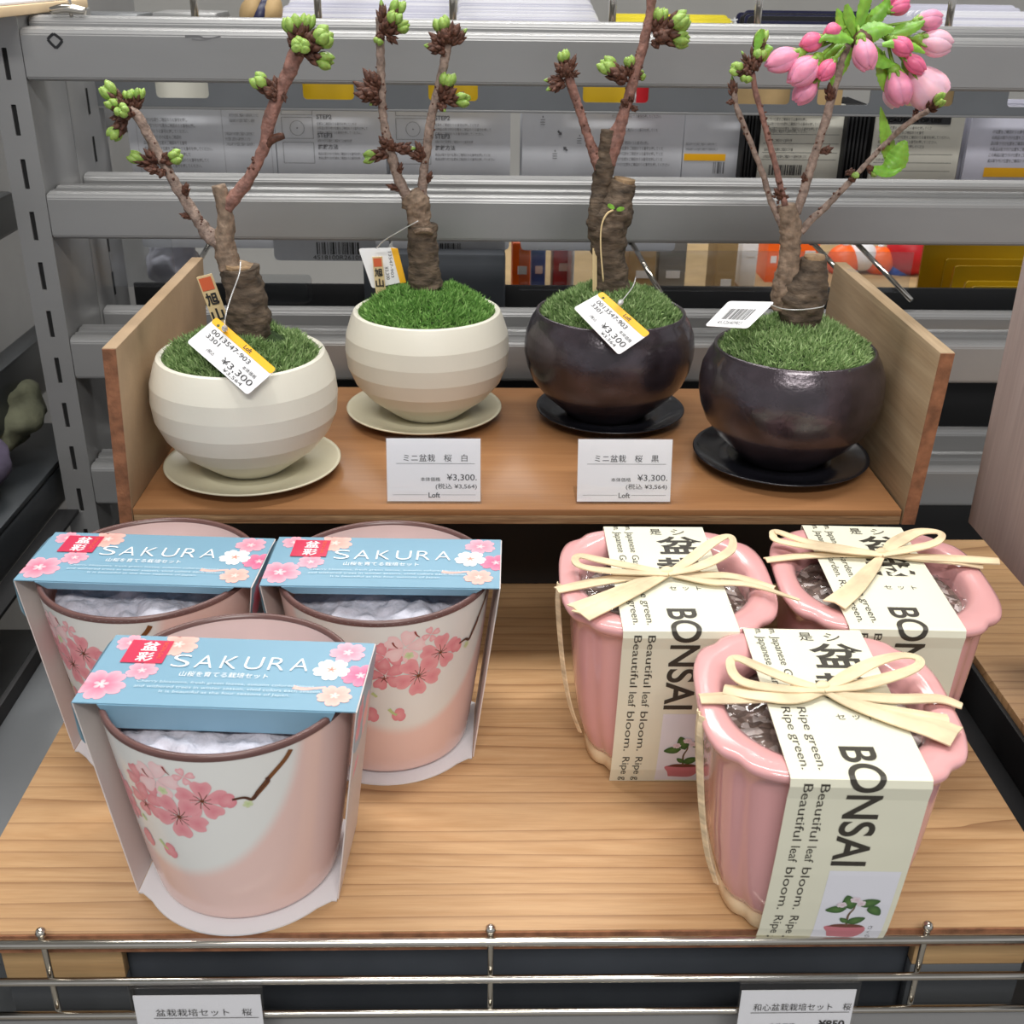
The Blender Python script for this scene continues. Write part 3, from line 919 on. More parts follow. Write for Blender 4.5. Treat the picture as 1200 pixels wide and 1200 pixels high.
for u in (232, 375, 531, 716, 885, 1108):
    x = ony(u, 15, .90).x
    r = root('display_hook', {232: 'leftmost steel hook above the top crossbar', 375: 'steel hook beside the first tree tip', 531: 'steel hook above the second tree', 716: 'steel hook left of the third tree tip', 885: 'steel hook left of the navy packs', 1108: 'rightmost steel hook above the top crossbar'}[u], 'hook', (x, .9, .3))
    vs, fs = tube_data([(x, .890, .296, .0027), (x, .890, .340, .0027), (x, .891, .347, .0027), (x, .895, .352, .0027), (x, .902, .355, .0027), (x, 1.25, .362, .0027)], 14)
    obj('hook_arm', vs, fs, M['chrome'], r)
    box('hook_plate', (x - .006, .884, .290), (x + .006, .8865, .306), M['steel'], r, .0005)

# clip, plastic goods and grey boxes at top left
s = root('acrylic_sheet', 'pale ivory board lying on top of the left post', 'board', (-.33, .8, .326))
box('sheet', (-.42, .735, .3265), (-.285, .90, .3325), M['foot'], s, .001)
box('top_film', (-.42, .737, .3327), (-.287, .90, .3345), M['white_card'], s, .0005)
s = root('steel_clip', 'small bright steel clip on the left post top', 'clip', (-.27, .8, .325))
q = ony(78, 13, .79)
tube('clip_jaw', [(q.x - .010, .79, q.z, .0022), (q.x, .79, q.z + .0015, .003), (q.x + .012, .79, q.z, .0022)], M['chrome'], s, 8)
tube('clip_screw', [(q.x + .002, .792, q.z - .003, .0012), (q.x + .002, .792, q.z + .010, .0012)], M['chrome'], s, 8)
s = root('grey_case', 'grey plastic case beyond the post top, nearest the clip', 'case', (-.33, 1.1, .25))
box('shell', (-.355, 1.05, .22), (-.290, 1.12, .312), M['steel'], s, .006, 3)
box('lid', (-.35, 1.06, .3122), (-.295, 1.11, .316), M['steel_d'], s, .002)
s = root('grey_case', 'pale grey case left of the leftmost hook', 'case', (-.25, 1.1, .25))
box('shell', (-.284, 1.05, .22), (-.225, 1.12, .312), M['insert_c'], s, .004, 3)
box('lid', (-.282, 1.055, .3122), (-.227, 1.11, .318), M['steel'], s, .002)


def blister(c, w_, h, d, label, hang=True):
    r = root('blister_pack', label, 'package', c)
    bm = bmesh.new(); bmesh.ops.create_cube(bm, size=1)
    for v in bm.verts: v.co = V((c[0] + v.co.x * w_, c[1] + v.co.y * d, c[2] + v.co.z * h))
    bmesh.ops.bevel(bm, geom=bm.edges[:], offset=min(w_, h, d) * .3, segments=4, affect='EDGES')
    bmobj('blister', bm, M['clear_soft'], r)
    vs, fs = ellipsoid(V(c) - V((w_ * .2, 0, h * .2)), (1, 0, .4), w_ * .5, h * .22)
    obj('content', vs, fs, M['white_card'], r)
    return r


blister((-.205, .965, .292), .05, .03, .03, 'clear blister pack with white fitting over the top crossbar')
blister((-.13, .965, .296), .05, .02, .03, 'clear blister pack with rod right of the leftmost hook')
q = ony(306, 12, 1.02)
s = root('blue_pouch', 'blue and brown pouch beside the white packs at top left', 'pouch', q)
for (du, dv, mm, nm) in ((0, 0, 'navy', 'pouch_body'), (-10, -6, 'tan', 'pouch_flap'), (14, -4, 'tan', 'pouch_strap')):
    p = ony(306 + du, 22 + dv, 1.02)
    vs, fs = ellipsoid(p - V((.008, 0, .012)), (.5, .1, 1), .03, .009, lob=3, lobd=.1)
    obj(nm, vs, fs, M[mm], s)

# lower gap between second and third crossbars
s = root('clear_price_rail', 'smoky clear plastic rail strip under the second crossbar', 'rail', (0, .875, .14))
x0 = ony(608, 330, .878).x
box('strip', (x0, .878, .128), (ony(1066, 330, .878).x, .8795, .160), M['clear_soft'], s, .0004)
x1 = ony(240, 320, .878).x
s = root('clear_price_rail', 'small clear plastic hook cover left of the first tree', 'rail', (x1, .875, .14))
box('strip', (-.29, .880, .128), (ony(205, 320, .88).x, .8815, .165), M['clear_soft'], s, .0004)
lump('clear_pouch', (-.265, .97, .128), .022, .02, .022, M['lav'], 'pale translucent bag in the gap left of the first tree', 'bag', 9)
s = root('blister_pack', 'dark clear-lidded blister tray between the first two trees', 'package', (-.13, .91, .12))
for k, (ua, ub, va, vb) in enumerate(((300, 365, 322, 354), (305, 360, 332, 356))):
    a, b = ony(ua, vb, .905 - k * .004), ony(ub, va, .905 - k * .004)
    me = shape2d([rrect(a.x, a.z, b.x, b.z, .004, 4)], .0006)
    for v in me.vertices: v.co = V((v.co.x, .905 - k * .004 - v.co.z, v.co.y))
    link('tray' if k == 0 else 'lid', me, M['clear_soft'], s, False)
s = root('grey_bin', 'dark grey plastic bin behind the second pot', 'bin', (-.06, .95, .1))
a, b = ony(430, 352, .925), ony(592, 300, .925)
box('bin_body', (a.x, .905, .101), (b.x, .925, .150), M['slate'], s, .003)
# white price flaps with barcodes just under the second crossbar
for k, (ua, ub, lab) in enumerate(((322, 440, 'white barcode flap under the second crossbar, left of the second trunk'), (500, 592, 'white barcode flap right of the second trunk with a recycling mark'))):
    a, b = ony(ua, 305, .935), ony(ub, 270, .935)
    r = root('barcode_flap', lab, 'label', ((a.x + b.x) / 2, .935, a.z))
    me = shape2d([rrect(a.x, a.z, b.x, b.z, .004, 4)], .0005)
    for v in me.vertices: v.co = V((v.co.x, .935 - v.co.z, v.co.y))
    link('card', me, M['insert'], r, False)
    W = b.x - a.x
    it = bars2d(a.x + W * (.42 if k == 0 else .02), ony(0, 295, .935).z, W * .42, .010, 22, 5 + k) + [put('4518100R26105', a.x + W * (.38 if k == 0 else 0), ony(0, 301, .935).z, .0035, width=W * .48)]
    if k: it += [put('プラ', a.x + W * .66, ony(0, 297, .935).z, .0045, bold=.02)]
    printed('lettering', it, lambda x, z: V((x, .9342, z)), M['inkblack'], r)

# hook arms crossing the lower gap
for (p, lab) in ((((740, 284), (775, 345)), 'slanting steel hook rod behind the third pot'), (((952, 284), (990, 325)), 'slanting steel rod left of the plywood box corner'), (((1003, 284), (1068, 352)), 'longest slanting steel rod above the right crossbar'), (((246, 285), (222, 325)), 'slanting steel rod left of the first trunk')):
    a = ony(*p[0], .90); b = ony(*p[1], .85)
    r = root('hook_rod', lab, 'hook', a)
    vs, fs = tube_data([(*a, .0020), (*((a + b) / 2), .0020), (*b, .0020)], 10); obj('rod', vs, fs, M['chrome'], r)
    vs, fs = tube_data([(*a, .003), (*(a + (a - b) * .3), .003)], 10); obj('collar', vs, fs, M['steel'], r)

# distant coloured goods seen through the lower gap
FAR = [(600, 622, 297, 326, 1.10, 'orangeb', 'small orange boxed tool left of the third pot', 'box'), (622, 640, 284, 325, 1.16, 'blueb', 'narrow blue package behind the third pot', 'package'),
       (648, 672, 288, 322, 1.16, 'redb', 'red package left of the third trunk', 'package'), (668, 674, 286, 322, 1.12, 'white_card', 'thin white package beside the red one', 'package'),
       (735, 770, 286, 330, 1.2, 'tan', 'tan carton right of the third trunk', 'carton'), (770, 806, 286, 330, 1.22, 'steel', 'grey carton between two tan ones', 'carton'),
       (836, 866, 286, 340, 1.2, 'tan', 'tan carton left of the fourth trunk', 'carton'), (868, 890, 284, 305, 1.25, 'white_card', 'small white carton left of the fourth trunk', 'carton'),
       (898, 915, 284, 312, 1.3, 'orangeb', 'orange carton directly left of the fourth trunk', 'carton'), (935, 962, 284, 306, 1.3, 'orangeb', 'orange carton directly right of the fourth trunk', 'carton')]
for (ua, ub, va, vb, y, mm, lab, cat) in FAR:
    a, b = ony(ua, vb, y), ony(ub, va, y)
    r = root('small_' + cat, lab, cat, ((a.x + b.x) / 2, y, a.z))
    box('body', (a.x, y, a.z - .03), (b.x, y + .05, b.z + .01), M[mm], r, .002, 3)
    box('paper_label', (a.x + (b.x - a.x) * .3, y - .0006, a.z + .004), (b.x - (b.x - a.x) * .2, y - .0001, a.z + .012), M['white_card'], r, 0)
for (u, v, rad, mm, lab) in ((988, 306, .020, 'orangeb', 'orange ball left of the white one in the far display'), (1010, 300, .018, 'white_card', 'white ball in the far display'), (1030, 306, .018, 'orangeb', 'orange ball beside the blue one in the far display'), (1052, 316, .016, 'blueb', 'blue ball in the far display'), (1066, 296, .028, 'redb', 'large red ball beside the yellow folders')):
    c = ony(u, v, 1.35)
    bm = bmesh.new(); bmesh.ops.create_icosphere(bm, subdivisions=3, radius=rad, matrix=Matrix.Translation(c))
    r = root('toy_ball', lab, 'ball', c)
    bmobj('ball_shell', bm, M[mm], r)
    vs, fs = tube_data([(c.x, c.y, c.z + rad * .95, rad * .2), (c.x, c.y, c.z + rad * 1.06, rad * .2)], 10); obj('valve', vs, fs, M['white_card'], r)
s = root('goods_shelf', 'far steel shelf carrying coloured goods behind the rack', 'shelf', (0, 1.3, .05))
box('board', (-.1, 1.05, .02), (.7, 1.5, .028), M['tan'], s)
# yellow folders
for k, (ul, vt, y) in enumerate(((1072, 285, 1.10), (1100, 304, 1.075), (1112, 312, 1.055), (1128, 330, 1.035), (1136, 336, 1.015))):
    a, b = ony(ul, 352, y), ony(1215, vt, y)
    r = root('yellow_folder', ['rearmost and tallest yellow plastic folder at right', 'second yellow plastic folder from the back', 'middle yellow plastic folder of the stepped five', 'second yellow plastic folder from the front', 'front and lowest yellow plastic folder'][k], 'folder', (a.x, y, a.z - .02), 'stepped yellow folders')
    me = shape2d([rrect(a.x, a.z - .02, b.x, b.z, .003, 4)], .0008)
    for v in me.vertices: v.co = V((v.co.x, y - v.co.z, v.co.y))
    link('sheet', me, M['yellow'], r, False)
    box('spine', (a.x - .0012, y - .001, a.z - .02), (a.x, y + .001, b.z - .001), M['clear_soft'], r, 0)

# ================================================================== FRONT WIRE FENCE, UNDERSIDE
fence = root('wire_fence', 'chromed three-wire fence along the front of the pine shelf', 'fence', (0, .338, -.05))
FY = .338
for i, (v, r) in enumerate(((1104, .00185), (1147.5, .0017), (1186, .0016))):
    z = ony(600, v, FY).z
    vs, fs = tube_data([(-.40, FY, z + .0012, r), (-.1, FY, z + .0005, r), (.1, FY, z, r), (.40, FY, z - .0007, r)], 14)
    obj('wire', vs, fs, M['chrome'], fence)
    if i == 0: zt = z
    if i == 2: zl = z
for u in (45, 575, 1088):
    x = ony(u, 1103, FY).x; z0 = zt + .0028
    vs, fs = tube_data(spline([(x, FY + .003, z0, .0014), (x, FY + .0034, zt - .01, .0013), (x, FY + .0034, zl - .004, .0013)], 6), 12)
    o = obj('post', vs, fs, M['chrome'], fence)
    bm = bmesh.new(); bmesh.ops.create_uvsphere(bm, u_segments=16, v_segments=10, radius=.0022, matrix=Matrix.Translation((x, FY + .0032, z0 + .001)))
    bmobj('ball_cap', bm, M['chrome'], o)

def zv(v, y): return ony(600, v, y).z


s = root('under_shelf', 'dark slate fascia board beneath the pine shelf', 'board', (0, .37, -.05))
xa, xb = ony(147, 1130, .372).x, ony(1063, 1130, .372).x
box('fascia', (xa, .372, zv(1194, .372)), (xb, .378, -.0103), M['slate'], s, .0005)
for u0, u1, lab in ((4, 145, 'pale wood bearer block under the shelf at left'), (1068, 1199, 'pale wood bearer block under the shelf at right')):
    a, b = ony(u0, 1130, .365).x, ony(u1, 1130, .365).x
    zb_ = zv(1142 if u0 < 10 else 1134, .365)
    r = root('bearer_block', lab, 'block', ((a + b) / 2, .38, -.02))
    box('block', (a, .365, zb_), (b, .3705, -.0103), M['block'], r, .0005)
    box('batten', (a, .3655, zv(1188, .3655)), (b, .3705, zb_ - .0008), M['steel_d'], r, .0005)
s = root('lower_shelf', 'grey steel lower shelf lip at the bottom of the photo', 'shelf', (0, .36, -.09))
box('lip', (-.40, .350, -.11), (.40, .3515, zv(1192, .350)), M['steel'], s, .001)
box('deck', (-.40, .3520, -.118), (.40, .76, -.110), M['steel_d'], s, .001)


def ticket(u0, u1, vtop, ztilt, title, right_txt, label):
    """clear ticket holder clipped over the second wire, white card inside"""
    z2 = ony(600, 1147.5, FY).z
    y = FY - .0035
    x0, x1 = ony(u0, 1150, y).x, ony(u1, 1150, y).x
    zt_ = z2 - .004; zb_ = z2 - .050
    r = root('ticket_holder', label, 'ticket holder', ((x0 + x1) / 2, FY, zb_))
    # clip curl around wire
    vs, fs = [], []; n = 14
    for i in range(n + 1):
        a = math.radians(-100 + 270 * i / n)
        for x in (x0 - .001, x1 + .001):
            vs.append(V((x, FY - .0026 * math.sin(a) * 1 , z2 + .0026 * math.cos(a) * -1 + .0)))
    for i in range(n): fs.append((2 * i, 2 * i + 1, 2 * i + 3, 2 * i + 2))
    obj('clip_curl', vs, fs, M['clear_soft'], r)
    box('clear_sleeve', (x0 - .0012, y - .0009, zb_), (x1 + .0012, y - .0005, z2 + .002), M['clear'], r, 0)
    box('white_card', (x0, y, zb_ + .001), (x1, y + .0004, zt_), M['white_card'], r, 0)
    W = x1 - x0
    it = [put(title, x0 + W * right_txt[0], zt_ - .0115, .0042, width=W * right_txt[1], res=5), hline(x0 + W * right_txt[0] - W * .02, x1 - W * .03, zt_ - .0128, .00035)]
    it += [put('本体価格', x0 + W * .28, zt_ - .0215, .0026), put('¥850.' if 'right' in label else '¥850', x1 - W * .03, zt_ - .0215, .0042, align='R', bold=.03)]
    it += [put('(税込 ¥918)', x1 - W * .03, zt_ - .0275, .0032, align='R')]
    printed('lettering', it, lambda a, b: V((a, y - .0003, b)), M['inkblack'], r)
    return r


ticket(152, 303, 1140, 0, '盆栽栽培セット　桜', (.16, .76), 'clear ticket holder clipped on the wire at lower left')
ticket(871, 1006, 1136, 0, '和心盆栽栽培セット　桜', (.12, .86), 'clear ticket holder clipped on the wire at lower right')

# ================================================================== SAKURA POTS
MR, MRB, MH = .0515, .0385, .0945
def mug_r(z): return MRB + (MR - MRB) * min(max((z - .002) / (MH - .002), 0), 1) ** .85


def mug_material():
    m = bpy.data.materials.new('pink_and_white_porcelain'); m.use_nodes = True
    nt = m.node_tree; N = nt.nodes; L = nt.links; b = N['Principled BSDF']
    b.inputs['Roughness'].default_value = .17; b.inputs['Specular IOR Level'].default_value = .5
    tc = N.new('ShaderNodeTexCoord'); sp = N.new('ShaderNodeSeparateXYZ'); L.new(tc.outputs['Object'], sp.inputs[0])
    def mth(op, a, b_, **k):
        n = N.new('ShaderNodeMath'); n.operation = op
        for i, q in enumerate((a, b_)):
            if q is None: continue
            if isinstance(q, (int, float)): n.inputs[i].default_value = q
            else: L.new(q, n.inputs[i])
        return n.outputs[0]
    # theta = 0 faces the viewer (-y)
    ny = mth('MULTIPLY', sp.outputs[1], -1.)
    th = mth('ARCTAN2', sp.outputs[0], ny)
    a = mth('DIVIDE', mth('SUBTRACT', th, WHITE[0]), WHITE[1])
    c = mth('DIVIDE', mth('SUBTRACT', sp.outputs[2], WHITE[2]), WHITE[3])
    d = mth('SQRT', mth('ADD', mth('MULTIPLY', a, a), mth('MULTIPLY', c, c)), None)
    mr = N.new('ShaderNodeMapRange'); mr.interpolation_type = 'SMOOTHSTEP'
    mr.inputs[1].default_value = .95; mr.inputs[2].default_value = 1.07; L.new(d, mr.inputs[0])
    mx = N.new('ShaderNodeMix'); mx.data_type = 'RGBA'; L.new(mr.outputs[0], mx.inputs[0])
    mx.inputs[6].default_value = srgb(236, 236, 232); mx.inputs[7].default_value = srgb(240, 206, 197)
    L.new(mx.outputs[2], b.inputs['Base Color'])
    return m


FM = V((-.1030, .3890, .0012))


def mug_hit(u, v, c=FM):
    """surface coordinates (theta, z) of the front pot at a photo pixel"""
    r = ray(u, v); t = .3
    lo, hi = None, None
    prev = None
    for i in range(400):
        t = (.20 + i * .0010) / r.length * 1.0
        p = CAM + r * t - c
        f = math.hypot(p.x, p.y) - mug_r(p.z)
        if f < 0 and p.z < MH: break
    for _ in range(12):
        p = CAM + r * t - c; f = math.hypot(p.x, p.y) - mug_r(p.z); t += f / r.length * .6
    p = CAM + r * t - c
    return math.atan2(p.x, -p.y), p.z


hits = [mug_hit(*p) for p in ((343, 888), (324, 926), (302, 970), (250, 1012), (216, 1019), (172, 1015), (190, 880))]
cth, cz = hits[6]
ra = hits[0][0] - cth
rz = cz - hits[4][1]
WHITE = (cth - .12, ra + .18, cz + .004, rz + .004)
MUGMAT = None


def px2(u, v): return mug_hit(80 + u / 3.157, 720 + v / 3.157)


PK = srgb(240, 168, 174); PKD = srgb(230, 140, 150); PKL = srgb(247, 206, 208); PKX = srgb(250, 220, 220); BRN = srgb(112, 60, 34); GRN = srgb(196, 214, 150)
GLOW = .0


def mug_print(o, rot, body):
    """the painted blossom spray on the glaze, in (theta*R, z)"""
    items = []
    def conv(u, v): a, z = px2(u, v); return (a * .047, z)
    def petals(cx, cy, r, n_, rot0, ci, co, sx=1., skip=()):
        for k in range(n_):
            if k in skip: continue
            a = rot0 + 2 * PI * k / n_
            ex = (math.cos(a), math.sin(a)); pts = []
            for (l, w_) in ((.05, 0), (.35, .24), (.75, .40), (1.0, .24), (.95, 0), (1.02, -.22), (.75, -.38), (.35, -.24)):
                pts.append((cx + sx * r * (ex[0] * l - ex[1] * w_), cy + r * (ex[1] * l + ex[0] * w_)))
            items.append(blob2d(pts, ci, co))
    def ctr(u, v): return conv(u, v)
    cx, cy = ctr(290, 690); petals(cx, cy, .0085, 5, .5, PK, PKD)
    cx, cy = ctr(215, 640); petals(cx, cy, .0085, 5, 1.9, PK, PKD)
    cx, cy = ctr(160, 545); petals(cx, cy, .006, 4, 1.1, PKD, PK)
    for (pu, pv, rr_, ro_) in ((185, 590, .0080, .2), (235, 690, .0078, 1.0), (270, 615, .0080, 2.0), (150, 530, .0050, .7), (225, 740, .0060, .4)):
        cx, cy = ctr(pu, pv); petals(cx, cy, rr_, 5, ro_, srgb(240, 172, 178), srgb(228, 138, 148))
    cx, cy = ctr(325, 610); petals(cx, cy, .0092, 5, 1.3, PKX, PKL)
    cx, cy = ctr(425, 600); petals(cx, cy, .0042, 4, .3, PKL, PK)
    cx, cy = ctr(250, 760); petals(cx, cy, .0062, 4, 2.2, PK, PKD)
    cx, cy = ctr(495, 690); petals(cx, cy, .0100, 5, .25, PKD, PK)
    cx, cy = ctr(412, 748); petals(cx, cy, .0112, 5, .9, PKD, PK)
    for (pu, pv, r) in ((300, 820, .0040), (258, 800, .0034), (380, 872, .0036), (590, 690, .0034)):
        cx, cy = ctr(pu, pv); items.append(flower2d(cx, cy, r, .3, PK, PKD, n=3, notch=0, lobe=.25, sq=1.2, k=30))
    for pts in (((340, 830), (355, 850), (372, 868)), ((340, 640), (352, 660)), ((275, 735), (292, 760))):
        items.append(stroke2d([conv(*p) for p in pts], .0018, .0012, GRN))
    items.append(flower2d(*ctr(350, 650), .0022, .2, GRN, srgb(220, 226, 190), n=5, notch=0, k=30))
    items.append(flower2d(*ctr(665, 700), .0020, .2, GRN, srgb(220, 226, 190), n=5, notch=0, k=30))
    for (pu, pv, r, k0) in ((412, 748, .0052, 11), (495, 690, .0048, 9), (205, 630, .003, 5), (290, 700, .0028, 5)):
        cx, cy = ctr(pu, pv)
        for k in range(k0):
            a = 2 * PI * k / k0 + .2; l = r * (.75 + .35 * ((k * 7) % 5) / 5)
            items.append(stroke2d([(cx, cy), (cx + l * .5 * math.cos(a), cy + l * .5 * math.sin(a)), (cx + l * math.cos(a + .1), cy + l * math.sin(a + .1))], .0004, .00025, BRN))
    for (pu, pv) in ((285, 585), (358, 578), (205, 630)):
        cx, cy = ctr(pu, pv); items.append(stroke2d([(cx - .0008, cy + .002), (cx, cy), (cx + .0014, cy - .0016)], .0009, .0004, srgb(150, 66, 60)))
    items.append(stroke2d([conv(*p) for p in ((822, 498), (800, 535), (740, 605), (735, 620), (700, 660), (682, 682))], .0020, .0018, srgb(126, 78, 40)))
    items.append(stroke2d([conv(*p) for p in ((738, 608), (700, 655), (682, 682), (650, 676), (606, 684))], .0018, .0010, srgb(84, 46, 28)))
    items.append(stroke2d([conv(*p) for p in ((735, 600), (742, 618))], .0016, .0010, srgb(84, 46, 28)))
    c = o.location

    def mp(x, y, l):
        y = min(max(y, .003), MH - .0012)
        a = x / .047 + rot; r = mug_r(y) + l
        return c + V((r * math.sin(a), -r * math.cos(a), y))
    return inked('painted_blossoms', items, mp, body, .00006, .0000025)


def crumple(name, c, r, z, amp, m, parent, seed, n=44, edge=-.004, sc=55, rect_=None):
    vs, fs = [], []
    for i in range(n + 1):
        for j in range(n + 1):
            x, y = -1 + 2 * i / n, -1 + 2 * j / n
            # square to disc
            dx, dy = x * math.sqrt(1 - y * y / 2), y * math.sqrt(1 - x * x / 2)
            q = V((dx, dy, 0)) * r
            w_ = noise.noise(V((q.x * sc + seed, q.y * sc, seed))) + .5 * abs(noise.noise(V((q.x * sc * 2.3, q.y * sc * 2.3 + seed, 1)))) + .25 * noise.noise(V((q.x * sc * 6, q.y * sc * 6, seed)))
            rr = math.hypot(dx, dy)
            vs.append(V(c) + V((q.x, q.y, z + amp * w_ + edge * rr ** 3)))
    for i in range(n):
        for j in range(n):
            a = i * (n + 1) + j; fs.append((a, a + n + 1, a + n + 2, a + 1))
    return obj(name, vs, fs, m, parent)


def sakura_set(loc, rot, yaw, label, flap, seed):
    global MUGMAT
    r = root('sakura_pot_kit', label, 'flower pot', loc, 'sakura growing kits in pink and white pots')
    c = V(loc)
    # card base: rectangle between the sleeve sides joined to a round front and back
    ca, sa = math.cos(yaw), math.sin(yaw)
    def W(x, y, z): return c + V((x * ca - y * sa, x * sa + y * ca, z))
    hw, hd = .0425, .0235
    ol = []
    rb = .0448
    a0 = math.asin(hd / rb)
    for i in range(25):
        a = -PI + a0 + .12 + (PI - 2 * a0 - .24) * i / 24; ol.append((rb * math.cos(a), rb * math.sin(a)))
    ol = [(-hw, -hd), (-hw + .002, -hd)] + ol + [(hw - .002, -hd), (hw, -hd), (hw, hd)]
    for i in range(25):
        a = a0 + .12 + (PI - 2 * a0 - .24) * i / 24; ol.append((rb * math.cos(a), rb * math.sin(a)))
    ol += [(-hw, hd)]
    me = shape2d([ol], .0004)
    for v in me.vertices: v.co = W(v.co.x, v.co.y, v.co.z - .0006)
    o = link('card_base', me, M['white_card'], r, False); o['label'] = 'white card base tongue'
    # pot body
    prof = [(0.0, .001), (MRB - .003, .0006), (MRB, .0025)] + [(mug_r(z), z) for z in [.004 + .0045 * i for i in range(20)]] + [(MR, MH - .0006)]
    prof = [(a, b) for a, b in prof if b < MH]
    o = lathe('pot_body', prof, M['white_card'], r, c, 96)
    o.data.materials.clear()
    inner = [(MR, MH - .0006), (MR - .0002, MH + .0004), (MR - .0012, MH + .0008), (MR - .0022, MH + .0004), (MR - .0027, MH - .0012)]
    lathe('brown_rim', [(MR + .0001, MH - .0018)] + inner, M['rim'], r, c, 96)
    lathe('pot_inside', [(MR - .0027, MH - .0012), (MR - .0042, MH - .02), (MR - .0105, .045), (MR - .0145, .02), (.02, .004), (0, .004)], M['mug_in'], r, c, 72)
    # body material: rotate the object so that its own axes carry the white patch
    if MUGMAT is None: MUGMAT = mug_material()
    o.data.materials.append(MUGMAT)
    o.rotation_euler = (0, 0, rot)
    mug_print(r, rot, r)
    # tissue bag
    crumple('tissue_bag', c, .0448, .0825, .0080, M['tissue'], r, seed, 60, edge=-.003, sc=34)
    # sleeve
    zt = .0975; tw, td = .0555, .0245
    sl = box('sleeve_top', (-tw, -td, zt), (tw, td, zt + .0005), M['sleeve_blue'], None, 0)
    sl.name = 'card_sleeve'; sl.parent = r
    for v in sl.data.vertices: v.co = W(*v.co) - c
    for sgn in (-1, 1):
        p = quadbox('sleeve_side', [W(sgn * tw, -td, zt + .0002), W(sgn * tw, td, zt + .0002), W(sgn * (hw + .0004), hd, .0004), W(sgn * (hw + .0004), -hd, .0004)], .0005, M['sleeve_in'], sl)
        p['label'] = 'white side of the sleeve' if sgn < 0 else 'printed right side of the sleeve'
        # outer print on the side
        n_ = (V((math.cos(yaw), math.sin(yaw), 0)) * sgn)
        def mps(x, y, l, sgn=sgn, n_=n_):
            t = max(0, min(1, (zt - y) / zt)); xx = tw + (hw - tw) * t
            return W(sgn * (xx + l + .0004), x, y)
        its = [blob2d([(-td + .0005, zt - .0005), (td - .0005, zt - .0005), (td - .0005, zt - .0195), (0, zt - .03), (-td + .0005, zt - .0195)], srgb(150, 188, 206), srgb(150, 188, 206))]
        its += [flower2d(-.012, zt - .012, .010, .4, srgb(232, 96, 130), srgb(248, 170, 186)), flower2d(.010, zt - .024, .010, 1., srgb(250, 170, 160), srgb(248, 190, 196)), flower2d(-.010, zt - .042, .009, .1, srgb(232, 96, 130), srgb(248, 170, 186))]
        its += [flower2d(.008, zt - .060, .008, .1, srgb(250, 170, 160), srgb(248, 190, 196))]
        inked('side_print', its, mps, p, .0002, .00001)
    # front and rear flaps tucked into the pot
    if flap:
        for sg in (-1, 1):
            d = flap if sg < 0 else .008
            quadbox('sleeve_flap', [W(-tw + .010, sg * td, zt), W(tw - .008, sg * td, zt), W(tw - .013, sg * (td - .001), zt - d), W(-tw + .015, sg * (td - .001), zt - d)], .0004, M['sleeve_blue'], sl)['label'] = 'blue flap folded down'
    # printed top: coordinates x in [-tw,tw], y in [-td,td] (y up = away)
    def T(x, y, l=.0): return W(x, y, zt + .0006 + l)
    pk0, pk1 = srgb(228, 84, 124), srgb(250, 172, 188)
    or0, or1 = srgb(240, 150, 140), srgb(250, 188, 178)
    wh0, wh1 = srgb(252, 250, 250), srgb(252, 250, 250)
    FL = [(-.0485, -.0120, .0105, .3, pk0, pk1), (-.0470, .0185, .0062, .9, srgb(236, 130, 150), pk1), (-.0265, .0185, .0088, .2, or0, or1), (-.0355, -.0015, .0066, .6, srgb(240, 120, 146), pk1),
          (.0455, .0165, .0078, .1, srgb(240, 120, 146), pk1), (.0535, .0000, .0080, .5, srgb(228, 70, 124), srgb(240, 130, 160)), (.0455, -.0145, .0072, .3, or0, or1), (.0410, .0035, .0078, .32, wh0, wh1)]
    for i, (x, y, rr, ro, a, b) in enumerate(FL):
        cl = lambda f: ([(min(max(px, -tw), tw), min(max(py, -td), td)) for px, py in f[0]], f[1], f[2])
        its = [cl(flower2d(x, y, rr, ro, a, b)), cl(flower2d(x, y, rr * .30, ro + .6, srgb(252, 226, 220) if a is not wh0 else srgb(214, 96, 70), b if a is not wh0 else srgb(240, 200, 190), notch=0, k=30, lobe=.7, rings=2))]
        inked('printed_flower', its, lambda x, y, l, i=i: T(x, y, l + .000015 * i), sl, .00003, .000012)
    its = [stroke2d([(.028, -.0095), (.033, -.0105), (.041, -.0090)], .0024, .0012, or1)]
    inked('printed_twig', its, lambda x, y, l: T(x, y, l), sl, .00003, .000012)
    lift = .00035
    box_ = printed('red_stamp', [rect(-.0465, .0035, -.0290, .0205)], lambda x, y: T(x, y, lift), M['red_stamp'], sl)
    printed('brand_characters', [put('盆', -.0410, .0125, .0068, bold=.02), put('彩', -.0410, .0045, .0068, bold=.02)], lambda x, y: T(x, y, lift + .0001), M['inkwhite'], sl)
    printed('stamp_small_text', [put('BON-SAI', -.0325, .0190, .0018, width=.0120, ang=-PI / 2)], lambda x, y: T(x, y, lift + .0001), M['orangered'], sl)
    big = [put(ch, xx, .0015, .0090, width=.0074 if ch not in 'KR' else .0066, bold=-.012, res=8) for ch, xx in zip('SAKURA', (-.0252, -.0154, -.0048, .0048, .0148, .0240))]
    printed('lettering', big, lambda x, y: T(x, y, lift), M['inkwhite'], sl)
    sm = [put('山桜を育てる栽培セット', -.0195, -.0050, .0036, width=.036)]
    printed('subtitle', sm, lambda x, y: T(x, y, lift), M['inkwhite'], sl)
    t3 = [put('Cherry blossoms, fresh green leaves, autumn colored leaves,', -.0350, -.0105, .0022, width=.072), put('and withered trees in winter season, vivid colors each season.', -.0350, -.0138, .0022, width=.075), put('It is beautiful at the four seasons of Japan.', -.0240, -.0171, .0022, width=.052)]
    printed('small_text', t3, lambda x, y: T(x, y, lift), M['inkpale'], sl)
    return r


